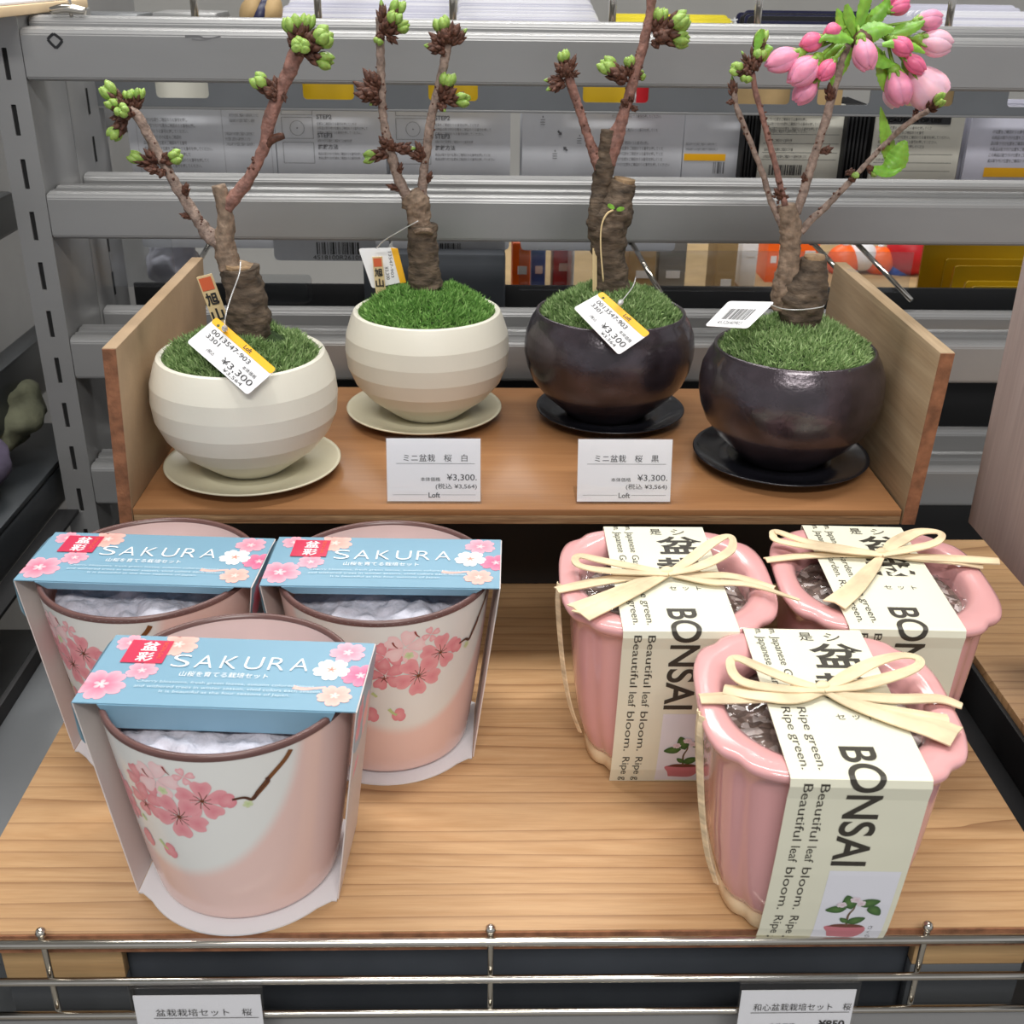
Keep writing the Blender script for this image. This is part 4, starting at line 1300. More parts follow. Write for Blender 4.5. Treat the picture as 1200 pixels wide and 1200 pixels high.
sakura_set(FM, 0, math.radians(-3.6), 'front pink and white sakura pot kit in blue sleeve, nearest the wire fence', .0115, 3)
sakura_set(V((-.0475, .4830, .0012)), math.radians(38), math.radians(-1.5), 'right-hand rear sakura pot kit in blue sleeve, with flowers facing forward', .0040, 7)
sakura_set(V((-.1612, .4860, .0012)), math.radians(-22), math.radians(-3.5), 'left-hand rear sakura pot kit in blue sleeve, beside the steel post', .0040, 11)


# ================================================================== BONSAI KITS (pink square pots)
def bp_r(a, half, e=3.4, notch=.045):
    ca, sa = abs(math.cos(a)), abs(math.sin(a))
    r = half / ((ca ** e + sa ** e) ** (1 / e))
    d = (a - PI / 4) % (PI / 2); d = min(d, PI / 2 - d)
    return r * (1 - .75 * notch * math.exp(-(d / .085) ** 2) - .012 * math.exp(-(d / .30) ** 2))


def loft(name, prof, m, parent, c, yaw, n=160, mi=None, angle=None):
    """prof: (half, z, exponent, notch)"""
    vs, fs, mis = [], [], []; k = len(prof)
    for j in range(n):
        a = 2 * PI * j / n
        for (h, z, e, nt_) in prof:
            r = bp_r(a, h, e, nt_) if h > 0 else 0
            vs.append(V(c) + V((r * math.cos(a + yaw), r * math.sin(a + yaw), z)))
    for j in range(n):
        for i in range(k - 1):
            a, b = j * k + i, ((j + 1) % n) * k + i
            fs.append((a, b, b + 1, a + 1))
    return obj(name, vs, fs, m, parent, True, None, angle)


BH = .0950


def bonsai_kit(loc, yaw, label, byaw, boff, bow, tailpx, seed, front=True):
    r = root('bonsai_pot_kit', label, 'flower pot', loc, 'bonsai growing kits in pink square pots')
    c = V(loc)
    loft('clay_foot', [(0, .0004, 2.6, 0), (.033, .0004, 3, .06), (.0355, .002, 3, .06), (.0355, .006, 3, .06), (.0345, .009, 3, .06), (.030, .0093, 3, .06)], M['foot'], r, c, yaw)['label'] = 'cream unglazed foot'
    body = [(.0320, .0088, 3, .04), (.0352, .0095, 3, .045), (.0375, .014, 3, .045), (.0405, .026, 3.1, .04), (.0430, .045, 3.2, .035), (.0445, .065, 3.2, .03), (.0452, .080, 3.3, .03), (.0458, .0865, 3.3, .035),
            (.0480, .0888, 3.4, .05), (.0503, .0905, 3.4, .05), (.0512, .0925, 3.4, .05), (.0508, .0943, 3.4, .05), (.0490, .0952, 3.3, .045), (.0450, .0952, 3.0, .03), (.0420, .0944, 2.5, .01), (.0402, .0925, 2.2, 0), (.0392, .088, 2.1, 0), (.038, .070, 2.1, 0), (.034, .040, 2.1, 0), (0, .038, 2, 0)]
    loft('pot_body', body, M['pinkpot'], r, c, yaw)
    # soil bag
    b = crumple('soil', c, .0392, .0855, .0022, M['pebble'], r, seed, 36, -.002, 60)
    b['label'] = 'dark soil with white pumice'
    f = crumple('clear_bag', c, .0398, .0890, .0042, M['clear_bag'], r, seed + 5, 46, -.003, 90)
    # paper band
    ca, sa = math.cos(byaw), math.sin(byaw)
    def W(x, y, z): return c + V((x * ca - y * sa, x * sa + y * ca, z))
    hw = .0258
    zt = BH + .0012
    path = [(.0365, .0005), (.0470, .045), (.0505, .088), (.0522, .0925), (.0515, zt - .0006), (.0500, zt)] + [(.0500 - .0125 * i, zt) for i in range(1, 8)] + [(-.0500, zt), (-.0515, zt - .0006), (-.0523, .0925), (-.0508, .086), (-.0496, .075), (-.0480, .060), (-.0460, .045), (-.0432, .028), (-.0395, .010), (-.0360, .0005)]
    # arc lengths, s=0 at the rear rim edge
    S = [0]
    for i in range(1, len(path)): S.append(S[-1] + math.hypot(path[i][0] - path[i - 1][0], path[i][1] - path[i - 1][1]))
    s0 = S[5]; S = [q - s0 for q in S]
    def at(s):
        s = min(max(s, S[0]), S[-1] - 1e-6)
        for i in range(len(S) - 1):
            if s <= S[i + 1]:
                t = (s - S[i]) / (S[i + 1] - S[i]); a, b_ = path[i], path[i + 1]
                ty, tz = b_[0] - a[0], b_[1] - a[1]; l = math.hypot(ty, tz)
                return a[0] + ty * t, a[1] + tz * t, (tz / l, -ty / l)   # outward normal = (tz,-ty)
        return path[-1][0], path[-1][1], (0, 1)
    vs, fs = [], []
    for i, (y, z) in enumerate(path):
        for x in (-hw, hw): vs.append(W(boff + x, y, z))
        n_ = at(S[i])[2]
        for x in (-hw, hw): vs.append(W(boff + x, y - n_[0] * .0003, z - n_[1] * .0003))
    for i in range(len(path) - 1):
        a, b_ = 4 * i, 4 * i + 4
        fs += [(a, a + 1, b_ + 1, b_), (a + 2, b_ + 2, b_ + 3, a + 3), (a, b_, b_ + 2, a + 2), (a + 1, a + 3, b_ + 3, b_ + 1)]
    band = obj('paper_band', vs, fs, M['band'], r, False)
    cuts = [(1, -q) for q in S if q > .05]

    def mp(x, y, l=.00018):
        yy, zz, n_ = at(-y); return W(boff + x, yy + n_[0] * l, zz + n_[1] * l)
    # English columns: rotated -90 deg; reading runs with increasing s
    long_ = 'Japanese Garden. Ripe green. Beautiful leaf bloom. Ripe green.'
    def col(txt, x, s, h, length, bold=0.): return put(txt, x, -s, h, width=length, ang=-PI / 2, bold=bold, cap=.73)
    it = []
    for x in (-.0208, -.0146):
        it += [col('m.', x, .000, .0036, .004), col('Japanese', x, .0060, .0036, .0225), col('Garden.', x, .0315, .0036, .0235), col('Ripe green.', x, .0585, .0036, .0385), col('Beautiful', x, .1035, .0036, .0300), col('leaf', x, .1365, .0036, .0090), col('bloom.', x, .1485, .0036, .0260), col('Ripe g', x, .1790, .0036, .0185)]
    bb = put('BONSAI', -.0040, -.0830, .0135, width=.0640, ang=-PI / 2, bold=.018, cap=.73, res=10)
    it.append(bb)
    printed('lettering', it, mp, M['inkbrush'], band, cuts + [(1, -(.083 + .064 * k / 12)) for k in range(13)])
    kj = [put('盆', -.0005, -.0300, .0190, width=.0230, bold=.022, res=5), put('栽', -.0035, -.0530, .0190, width=.0220, bold=.022, res=5), put('シ', .0085, -.0090, .0062, width=.007, bold=.0), put('是', -.0025, -.0090, .0065, width=.006, bold=.0)]
    kj += [put('セ', -.0005, -.0660, .0034), put('ッ', .0060, -.0660, .0028), put('ト', .0125, -.0660, .0034)]
    printed('brush_characters', kj, mp, M['inkbrush'], band, cuts)
    # photo print
    s1, s2 = .1500, S[-1] - .0012
    o = printed('photo_print', [rect(-.0040, -s2, .0235, -s1)], lambda x, y: mp(x, y, .0001), M['photo_white'], band, cuts)
    pr = []
    GR = srgb(52, 92, 44); GR2 = srgb(92, 130, 66)
    X0, Y0 = .0085, -(s2 - .0035)
    pr.append(blob2d([(X0 - .0062, Y0), (X0 + .0050, Y0), (X0 + .0072, Y0 + .0085), (X0 - .0078, Y0 + .0085), (X0 - .0070, Y0 + .004)], srgb(206, 122, 132), srgb(206, 122, 132)))
    pr.append(blob2d([(X0 - .0076, Y0 + .0082), (X0, Y0 + .0076), (X0 + .0070, Y0 + .0082), (X0 + .004, Y0 + .0098), (X0 - .004, Y0 + .0098)], srgb(112, 62, 50), srgb(112, 62, 50)))
    pr.append(stroke2d([(X0, Y0 + .009), (X0 - .0004, Y0 + .016), (X0 + .0010, Y0 + .021), (X0 + .0004, Y0 + .026)], .0010, .0006, srgb(110, 88, 62)))
    for (x, y, l, a) in ((.0030, .0125, .0075, .5), (-.0015, .0125, .0045, 2.4), (-.0058, .020, .0080, 3.3), (-.0015, .0245, .0090, 1.9), (.0060, .0245, .0085, .35), (.0090, .0200, .0080, -.9)):
        ex = (math.cos(a), math.sin(a)); P = []
        for (t, w_) in ((-.5, 0), (-.2, .28), (.2, .26), (.55, 0), (.2, -.26), (-.2, -.28)): P.append((X0 + x + l * (ex[0] * t - ex[1] * w_), Y0 + y + l * (ex[1] * t + ex[0] * w_)))
        pr.append(blob2d(P, GR2, GR))
    for k in range(6):
        pr.append(flower2d(X0 - .001 + .0042 * math.cos(k * 1.3), Y0 + .0245 + .0022 * math.sin(k * 1.9), .0019, k, srgb(214, 186, 196), srgb(236, 224, 230), k=20, rings=2))
    inked('printed_plant', pr, lambda x, y, l: mp(x, y, l), band, .00022, .00002)
    printed('small_characters', [put('さ', .0175, -s2 + .0030 + .0072, .0024), put('く', .0177, -s2 + .0030 + .0038, .0022), put('ら', .0178, -s2 + .0030, .0024)], mp, M['inkgrey'], band, cuts)
    # raffia
    K = onz(*bow['knot'], zt + .0032)
    parts = []
    for st in bow['strands']:
        pts = []
        m_ = len(st['p'])
        for i, (u, v, zz, w_) in enumerate(st['p']):
            p = onz(u, v, zt + zz); pts.append((*p, w_))
        parts.append(ribbon(pts, .00020, fold=.16))
    vs, fs, _ = merge(parts)
    rf = obj('raffia_bow', vs, fs, M['raffia'], r, False)
    vs, fs = ellipsoid(K + V((-.0042, 0, .0002)), (1, .15, 0), .0085, .0026, 12, 8, lob=5, lobd=.12, flat=.8)
    obj('knot', vs, fs, M['raffia'], rf)
    # raffia running down the outside of the pot at the left and right
    for pts in tailpx:
        P = []
        for (u, v, x, y, z, w_) in pts: P.append((c.x + x, c.y + y, z, w_))
        vs, fs = ribbon(P, .00017, up=V((-1, -.3, .1)) if pts[0][2] < 0 else V((1, -.3, .1)), fold=.3)
        obj('raffia_tie', vs, fs, M['raffia'], r, False)
    return r


def ST(*p): return {'p': p}


bow1 = {'knot': (965, 807), 'strands': [
    ST((966, 806, .004, 6), (930, 796, .005, 14), (895, 782, .007, 14), (866, 770, .008, 11), (856, 774, .007, 9), (861, 790, .006, 11), (880, 800, .005, 13), (925, 806, .004, 12), (966, 808, .004, 6)),
    ST((966, 809, .003, 8), (930, 815, .003, 20), (890, 811, .003, 22), (848, 806, .002, 17)),
    ST((966, 806, .002, 8), (915, 813, .002, 16), (870, 815, .0015, 20), (820, 817, .001, 16)),
    ST((966, 806, .004, 6), (990, 792, .006, 16), (1020, 776, .009, 15), (1052, 767, .010, 11), (1074, 769, .010, 9), (1077, 778, .009, 10), (1055, 788, .007, 14), (1010, 800, .005, 16), (966, 808, .004, 6)),
    ST((966, 807, .003, 7), (1000, 813, .003, 14), (1050, 817, .002, 16), (1100, 817, .002, 14), (1128, 826, .001, 10)),
    ST((966, 809, .003, 7), (1000, 822, .003, 18), (1050, 838, .003, 26), (1090, 848, .003, 34), (1122, 860, .003, 36)),
    ST((966, 809, .0025, 6), (1010, 824, .0025, 12), (1060, 834, .0025, 18), (1112, 842, .002, 18))]}
tail1 = [((0, 0, -.0525, -.012, .0955, 14), (0, 0, -.0530, -.014, .085, 16), (0, 0, -.0500, -.016, .055, 15), (0, 0, -.0455, -.016, .03, 14), (0, 0, -.0395, -.014, .011, 13)),
         ((0, 0, -.0528, -.009, .0955, 8), (0, 0, -.0524, -.010, .080, 9), (0, 0, -.0485, -.011, .050, 9), (0, 0, -.0400, -.012, .014, 9))]
bonsai_kit(V((.1372, .3755, 0)), math.radians(-4), 'front pink square bonsai pot kit with cream paper band, nearest the wire fence', math.radians(-2), .0015, bow1, tail1, 21)
bow2 = {'knot': (782, 671), 'strands': [
    ST((783, 670, .004, 6), (745, 663, .005, 14), (705, 655, .007, 14), (680, 650, .008, 11), (674, 656, .007, 9), (684, 663, .006, 11), (720, 668, .005, 13), (783, 672, .004, 6)),
    ST((783, 672, .002, 8), (740, 674, .002, 16), (700, 680, .0015, 18), (652, 690, .001, 14)),
    ST((783, 672, .003, 8), (750, 686, .003, 20), (715, 702, .003, 26), (680, 719, .003, 28)),
    ST((783, 672, .003, 8), (752, 680, .003, 16), (715, 696, .003, 22), (672, 712, .003, 24)),
    ST((783, 670, .004, 6), (805, 657, .006, 15), (832, 636, .009, 15), (852, 627, .010, 10), (859, 633, .010, 9), (853, 646, .009, 13), (820, 662, .006, 15), (783, 672, .004, 6)),
    ST((783, 671, .003, 7), (815, 672, .003, 15), (860, 674, .002, 14), (908, 688, .001, 10)),
    ST((783, 672, .003, 6), (830, 680, .003, 12), (880, 684, .003, 10), (930, 700, .006, 5), (936, 702, .006, 4))]}
tail2 = [((0, 0, -.0525, -.008, .0955, 14), (0, 0, -.0530, -.010, .085, 15), (0, 0, -.0500, -.012, .055, 14), (0, 0, -.0455, -.012, .03, 13), (0, 0, -.0395, -.010, .011, 12))]
bonsai_kit(V((.0875, .4765, 0)), math.radians(-2), 'left rear pink square bonsai pot kit, under the black pot price card', math.radians(-.5), .0002, bow2, tail2, 33)
bow3 = {'knot': (1034, 649), 'strands': [
    ST((1034, 648, .004, 6), (990, 641, .005, 15), (945, 633, .006, 14), (912, 622, .008, 11), (906, 625, .007, 9), (915, 633, .006, 12), (970, 642, .005, 13), (1034, 650, .004, 6)),
    ST((1034, 650, .002, 7), (985, 648, .002, 13), (940, 650, .0015, 14), (897, 655, .001, 12)),
    ST((1034, 650, .003, 8), (1020, 666, .003, 18), (1000, 688, .003, 24), (978, 706, .003, 28)),
    ST((1034, 648, .004, 6), (1050, 634, .006, 20), (1075, 622, .009, 17), (1098, 622, .010, 11), (1104, 628, .010, 9), (1092, 636, .008, 13), (1060, 643, .006, 15), (1034, 650, .004, 6)),
    ST((1034, 649, .003, 7), (1070, 651, .003, 15), (1120, 653, .003, 18), (1171, 656, .004, 16)),
    ST((1034, 650, .003, 6), (1080, 654, .002, 12), (1120, 657, .002, 14), (1152, 663, .001, 10))]}
bonsai_kit(V((.1925, .4775, 0)), math.radians(-4), 'right rear pink square bonsai pot kit, beside the right end of the shelf', math.radians(-2.5), -.0020, bow3, [], 45)

# ================================================================== TREES IN ROUND POTS
WP = [(.0, .0), (.0205, .0), (.0218, .0010), (.0385, .0138), (.0462, .0232), (.0504, .0333), (.0514, .0435), (.0505, .0535), (.0474, .0630), (.0455, .0672), (.0440, .0680), (.0425, .0672), (.0425, .060), (.0, .058)]
BPF = [(.0, .0), (.0245, .0), (.0262, .0020), (.0330, .0075), (.0420, .0155), (.0488, .0240), (.0525, .0330), (.0542, .0410), (.0543, .0470), (.0532, .0550), (.0502, .0620), (.0478, .0655), (.0472, .0675), (.0462, .0682), (.0448, .0672), (.0445, .060), (.0, .058)]


def smoothprof(P, k=4):
    return [tuple(p) for p in spline(P, k)]


def saucer(c, r, m, label):
    prof = [(0, .0), (r * .55, .0), (r * .60, .0010), (r * .9, .0045), (r * .99, .0066), (r, .0073), (r * .985, .0078), (r * .95, .0070), (r * .80, .0046), (r * .62, .0038), (r * .60, .0042), (r * .57, .0036), (0, .0034)]
    o = lathe('saucer', prof, m, None, (0, 0, 0), 96); o.location = c
    tag(o, label, 'saucer'); return o


def moss(root_, c, r, z0, h, m, n, seed, holes, lean=0.):
    rr = random.Random(seed)
    def hz(x, y):
        q = math.hypot(x, y) / r
        b = h * (1 - q ** 2.6) + .0036 * noise.noise(V((x * 90 + seed, y * 90, 0))) + .0012 * noise.noise(V((x * 250, y * 250, seed)))
        return z0 + b + lean * y
    vs, fs = [], []
    N_ = 40
    for i in range(N_ + 1):
        for j in range(N_ + 1):
            x, y = -1 + 2 * i / N_, -1 + 2 * j / N_
            dx, dy = x * math.sqrt(1 - y * y / 2) * r, y * math.sqrt(1 - x * x / 2) * r
            vs.append(V(c) + V((dx, dy, hz(dx, dy))))
    for i in range(N_):
        for j in range(N_):
            a = i * (N_ + 1) + j; fs.append((a, a + N_ + 1, a + N_ + 2, a + 1))
    base = obj('moss_bed', vs, fs, M['moss_base'], root_)
    vs, fs = [], []
    for _ in range(n):
        a = rr.uniform(0, 2 * PI); q = r * math.sqrt(rr.random()) * 1.0
        x, y = q * math.cos(a), q * math.sin(a)
        if any(math.hypot(x - hx, y - hy) < hr for hx, hy, hr in holes): continue
        p = V(c) + V((x, y, hz(x, y) - .0006))
        ou = V((x, y, 0)) / r
        tu = V((rr.gauss(0, .55), rr.gauss(0, .55), 1)) + ou * .15
        tu.normalize()
        nb = rr.randint(3, 5)
        for b in range(nb):
            d = (tu + V((rr.gauss(0, .5), rr.gauss(0, .5), rr.gauss(0, .25)))).normalized()
            L = rr.uniform(.0028, .0060); w_ = rr.uniform(.00024, .00044)
            s_ = d.cross(V((rr.gauss(0, 1), rr.gauss(0, 1), .3))).normalized() * w_
            bend = V((rr.gauss(0, .15), rr.gauss(0, .15), .2)) * L
            i0 = len(vs)
            vs += [p - s_, p + s_, p + d * L * .55 + s_ * 1.1, p + d * L * .55 - s_ * 1.1, p + d * L + bend * .4]
            fs += [(i0, i0 + 1, i0 + 2, i0 + 3), (i0 + 3, i0 + 2, i0 + 4)]
    o = obj('moss', vs, fs, m, root_, False); o['kind'] = 'stuff'
    return hz


def bud(cpt, tip, r, kind, parent, nm='bud'):
    """winter bud: overlapping brown scales, opening green at the tip. kind g / b / o (olive)"""
    cpt, tip = V(cpt), V(tip); ax = tip - cpt; L = ax.length; ax.normalize()
    a = ax.orthogonal().normalized(); b = ax.cross(a)
    parts = [(*ellipsoid(cpt, ax, L * (.72 if kind == 'g' else 1), r * (.62 if kind == 'g' else .7), 10, 7, .1, 4, .08), 0)]
    rr = random.Random(int((tip.x + tip.z) * 1e6) & 0xffff)
    for k in range(9):
        an = k * 2.4; t = .05 + .5 * k / 9
        d = (a * math.cos(an) + b * math.sin(an))
        st = cpt + ax * (L * t) + d * r * .40
        parts.append((*ellipsoid(st, (ax + d * .45), L * .38, r * .36, 6, 4, .9, 0, 0), 0))
    if kind == 'g':
        for k in range(6):
            an = k * 2.4 + rr.random(); q = .0 if k == 0 else .42
            d = (a * math.cos(an) + b * math.sin(an))
            st = cpt + ax * (L * (.46 + .04 * (k % 3))) + d * r * q
            parts.append((*ellipsoid(st, ax + d * .14, L * .50, r * .58, 9, 6, -.1, 3, .10), 1))
    elif kind == 'o':
        parts.append((*ellipsoid(cpt + ax * L * .6, ax, L * .42, r * .42, 8, 5, .6), 1))
    vs, fs, mi = merge(parts)
    return obj(nm, vs, fs, [M['scale'], M['green']], parent, True, mi)


def px_per_m(y): return F / ((ony(600, 300, y) - CAM).dot(fwd))


class Tree:
    def __init__(s, c, rt): s.c = c; s.rt = rt; s.y = c.y; s.k = px_per_m(c.y)
    def P(s, u, v, dy=0.): return ony(u, v, s.y + dy)
    def wood(s, name, pts, m, rough=.12, n=20, nscale=260, step=8, seed=0., parent=None):
        q = []
        for p in pts:
            w_ = s.P(p[0], p[1], p[3] if len(p) > 3 else 0.); q.append((*w_, p[2] / s.k))
        return tube(name, q, M[m], parent or s.rt, n, rough, nscale, step, seed)
    def bud(s, base, tip, r, kind, dy=0., parent=None):
        b = s.P(base[0], base[1], dy * .3); t = s.P(tip[0], tip[1], dy)
        ax = (t - b).normalized(); t = t + ax * r * .6 / s.k
        return bud(b, t, r / s.k, kind, parent or s.rt)
    def thorns(s, pts, n, seed, parent):
        rr = random.Random(seed); parts = []
        P = spline([(*s.P(p[0], p[1], p[3] if len(p) > 3 else 0), p[2] / s.k) for p in pts], 10)
        for _ in range(n):
            q = P[rr.randrange(2, len(P) - 2)]; a = rr.uniform(0, 2 * PI)
            d = V((math.cos(a), -abs(math.sin(a)) * .8, rr.uniform(.1, .9))).normalized()
            parts.append(ellipsoid(V(q[:3]) + d * q[3] * .75, d, rr.uniform(.0008, .0022), rr.uniform(.0005, .0009), 6, 4, .8))
        vs, fs, _ = merge(parts); return obj('bark_nodes', vs, fs, M['scale'], parent)


SC = [(-.1335, .603), (-.0355, .6900), (.0790, .6900), (.1770, .6180)]
saucer(V((-.1325, .6035, ZF + .0002)), .0500, M['saucer_w'], 'pale cream saucer under the far left white pot')
saucer(V((-.0385, .6925, ZF + .0002)), .0500, M['saucer_w'], 'pale cream saucer under the second white pot, half behind the price card')
saucer(V((.0820, .6925, ZF + .0002)), .0480, M['saucer_b'], 'black saucer under the left black pot')
saucer(V((.1760, .6190, ZF + .0002)), .0515, M['saucer_b'], 'large glossy black saucer under the far right black pot')
ZP = ZF + .0042


def potted(i, prof, m, sc, label, mossm, mr, mh, holes, hz_lean=0., n=4600):
    c = V((SC[i][0], SC[i][1], ZP))
    rt = root('potted_cherry_tree', label, 'bonsai', c, 'mini cherry bonsai in round pots')
    lathe('pot', [(a * sc, b) for a, b in prof], M[m], rt, c, 128, angle=.14 if m == 'cream' else None)
    moss(rt, c, mr * sc, .0635, mh, M[mossm], n, 10 + i, holes, hz_lean)
    return Tree(c, rt)


GR_ = None
# ---- tree 1
t = potted(0, WP, 'cream', 1.0, 'far left cherry bonsai with green buds in white pot', 'moss_a', .0412, .0140, [(.016, .0, .0105)])
t.wood('trunk', [(292, 396, 25), (292, 372, 25), (288, 345, 23), (283, 325, 22.5), (281, 313, 23)], 'bark', .16, 36, 170, 12, 1)
t.wood('cut_face', [(281, 314.5, 19), (281.3, 310, 19.5)], 'cutwood', .12, 24, 300)
t.wood('graft_union', [(270, 316, 13, -.001), (266, 300, 13), (263, 282, 12), (264, 258, 9.5), (262, 240, 8.5), (256, 217, 8)], 'bark_l', .2, 24, 240, 10, 3)
b = t.wood('branch', [(260, 284, 9), (246, 276, 9), (235, 262, 7), (222, 243, 6.5), (207, 218, 6), (192, 192, 5.5), (177, 165, 5.5), (162, 137, 5.5, -.003), (152, 128, 5, -.003)], 'twig', .24, 16, 300, 8, 2)
t.thorns([(260, 284, 9), (235, 262, 7), (207, 218, 6), (162, 137, 5.5)], 26, 1, b)
b = t.wood('branch', [(265, 243, 8), (276, 229, 8), (290, 212, 6.5), (302, 190, 6), (311, 168, 6.5), (316, 140, 7.5), (326, 112, 7), (337, 88, 7.5), (347, 65, 8.5), (353, 58, 8)], 'twig_red', .20, 18, 260, 8, 4)
t.thorns([(265, 243, 8), (290, 212, 6.5), (311, 168, 6.5)], 20, 2, b)
t.wood('twig', [(310, 172, 4.5), (320, 163, 4.5, -.002), (332, 159, 4, -.003)], 'scale', .2, 10, 300)
for (bs, tp, r, k, dy) in [((150, 132), (124, 104), 9, 'g', -.003), ((150, 134), (129, 119), 7, 'g', -.006), ((155, 130), (151, 110), 7, 'g', 0), ((158, 130), (164, 107), 6, 'g', 0), ((156, 136), (142, 129), 8, 'g', -.010), ((150, 138), (133, 158), 8, 'g', -.003), ((150, 136), (131, 138), 5, 'b', 0),
                           ((186, 196), (155, 183), 7, 'g', -.002), ((186, 190), (207, 183), 8, 'g', -.002), ((186, 193), (170, 176), 5, 'b', -.004), ((188, 200), (172, 198), 6, 'b', -.005), ((190, 198), (188, 205), 6, 'b', -.006),
                           ((352, 60), (342, 26), 11, 'g', 0), ((353, 58), (361, 22), 8, 'g', .003), ((354, 58), (380, 42), 12, 'g', -.002), ((352, 60), (352, 54), 10, 'g', -.009), ((353, 62), (384, 72), 9, 'g', 0), ((350, 58), (339, 48), 5, 'b', -.003), ((350, 55), (354, 30), 6, 'b', -.004),
                           ((326, 113), (302, 93), 10, 'g', -.003), ((326, 115), (312, 105), 8, 'b', -.005), ((326, 110), (322, 92), 6, 'b', 0), ((216, 232), (218, 216), 5, 'b', -.003), ((226, 255), (212, 251), 4, 'b', -.002), ((330, 106), (334, 118), 4, 'b', -.003)]:
    t.bud(bs, tp, r, k, dy)
T1 = t
# ---- tree 2
t = potted(1, WP, 'cream', 1.0, 'cherry bonsai with two straight twigs in the second white pot', 'moss_b', .0412, .0160, [(.0045, .004, .0095)])
t.wood('trunk', [(499, 336, 20), (498, 322, 19), (496, 300, 17.5), (495, 280, 17), (495, 263, 17)], 'bark', .14, 32, 180, 12, 5)
t.wood('cut_face', [(497, 270, 11, -.008), (497, 274, 10, -.009)], 'bark_l', .2, 18, 300)
t.wood('graft_union', [(493, 268, 14), (491, 256, 13), (490, 246, 14), (486, 235, 15), (480, 226, 12)], 'bark_l', .22, 24, 250, 10, 7)
b = t.wood('branch', [(482, 238, 6.72), (472, 220, 6.30), (463, 198, 5.88), (457, 175, 5.46), (451, 150, 4.62), (448, 128, 4.62), (447, 100, 4.62), (446, 65, 4.62), (445, 20, 4.62)], 'twig', .24, 16, 300, 8, 2)
t.thorns([(472, 220, 6.30), (457, 175, 5.46), (448, 128, 4.62), (446, 60, 4.62)], 30, 3, b)
b = t.wood('branch', [(496, 250, 5.46), (495, 226, 5.46), (497, 198, 5.04), (501, 168, 5.04), (506, 136, 5.04), (513, 105, 4.62), (520, 76, 4.62), (525, 50, 5.04)], 'twig', .24, 16, 300, 8, 6)
t.thorns([(496, 250, 5.46), (501, 168, 5.04), (513, 105, 4.62), (525, 50, 5.04)], 26, 4, b)
for (bs, tp, r, k, dy) in [((451, 40), (447, 4), 7, 'o', 0), ((452, 36), (467, 5), 8, 'g', 0), ((451, 40), (463, 19), 8, 'g', -.006), ((452, 38), (474, 30), 7, 'g', -.002), ((450, 36), (464, 50), 5, 'b', -.002), ((448, 38), (443, 48), 6, 'g', -.003), ((450, 42), (455, 20), 8, 'b', -.003),
                           ((446, 112), (428, 84), 8, 'b', -.002), ((446, 114), (418, 98), 8, 'b', -.002), ((444, 114), (419, 110), 8, 'b', -.006), ((446, 114), (436, 121), 6, 'o', -.003), ((444, 104), (436, 88), 8, 'b', -.005), ((444, 112), (428, 106), 8, 'b', -.009),
                           ((458, 178), (430, 184), 7, 'g', -.002), ((459, 175), (483, 174), 7, 'o', -.002), ((457, 176), (446, 162), 6, 'b', -.003), ((460, 178), (458, 166), 6, 'b', -.006), ((466, 205), (470, 192), 4, 'b', -.003),
                           ((524, 56), (517, 26), 9, 'g', 0), ((524, 56), (505, 40), 6, 'b', -.002), ((524, 58), (502, 54), 8, 'o', -.002), ((526, 56), (530, 28), 6, 'b', -.004), ((527, 55), (544, 37), 7, 'o', 0), ((526, 50), (536, 32), 8, 'b', -.003), ((524, 52), (520, 38), 8, 'b', -.006),
                           ((516, 120), (525, 91), 9, 'g', -.002), ((517, 119), (545, 116), 8, 'g', -.002), ((515, 120), (520, 128), 6, 'o', -.004), ((518, 116), (532, 106), 7, 'b', -.004), ((498, 190), (488, 168), 6, 'b', -.002), ((497, 188), (479, 178), 5, 'b', -.002), ((500, 215), (505, 202), 4, 'b', -.002), ((470, 222), (454, 217), 4, 'b', -.002)]:
    t.bud(bs, tp, r, k, dy)
T2 = t
# ---- tree 3
t = potted(2, BPF, 'blackpot', .985, 'cherry bonsai with thick double stump in the left black pot', 'moss_a', .0432, .0165, [(-.0025, .0, .010)])
t.wood('trunk', [(717, 340, 20), (716, 315, 19), (713, 290, 20), (712, 265, 23), (720, 245, 22), (726, 228, 17), (731, 213, 14)], 'bark', .18, 36, 170, 12, 9)
t.wood('cut_face', [(731, 214, 12.5), (732, 209, 12.5)], 'cutwood', .1, 20, 300)
t.wood('graft_union', [(698, 268, 9, -.004), (699, 245, 9, -.004), (703, 222, 10), (706, 205, 11), (708, 190, 11), (711, 172, 9), (713, 152, 8.5)], 'bark', .22, 24, 240, 10, 3)
b = t.wood('branch', [(712, 192, 8.28), (719, 168, 9.20), (727, 145, 7.36), (735, 120, 5.98), (741, 100, 5.98), (747, 75, 5.98), (755, 50, 5.52), (761, 20, 5.06), (766, -20, 5.06), (770, -60, 4.60)], 'twig_red', .22, 18, 240, 8, 3)
t.thorns([(712, 192, 8.28), (727, 145, 7.36), (741, 100, 5.98), (755, 50, 5.52)], 18, 6, b)
b = t.wood('branch', [(703, 196, 7.36), (697, 182, 6.44), (689, 160, 5.06), (681, 135, 4.60), (673, 110, 5.06), (666, 90, 5.52)], 'twig_red', .22, 16, 300, 8, 5)
t.thorns([(703, 196, 7.36), (689, 160, 5.06), (666, 90, 5.52)], 20, 7, b)
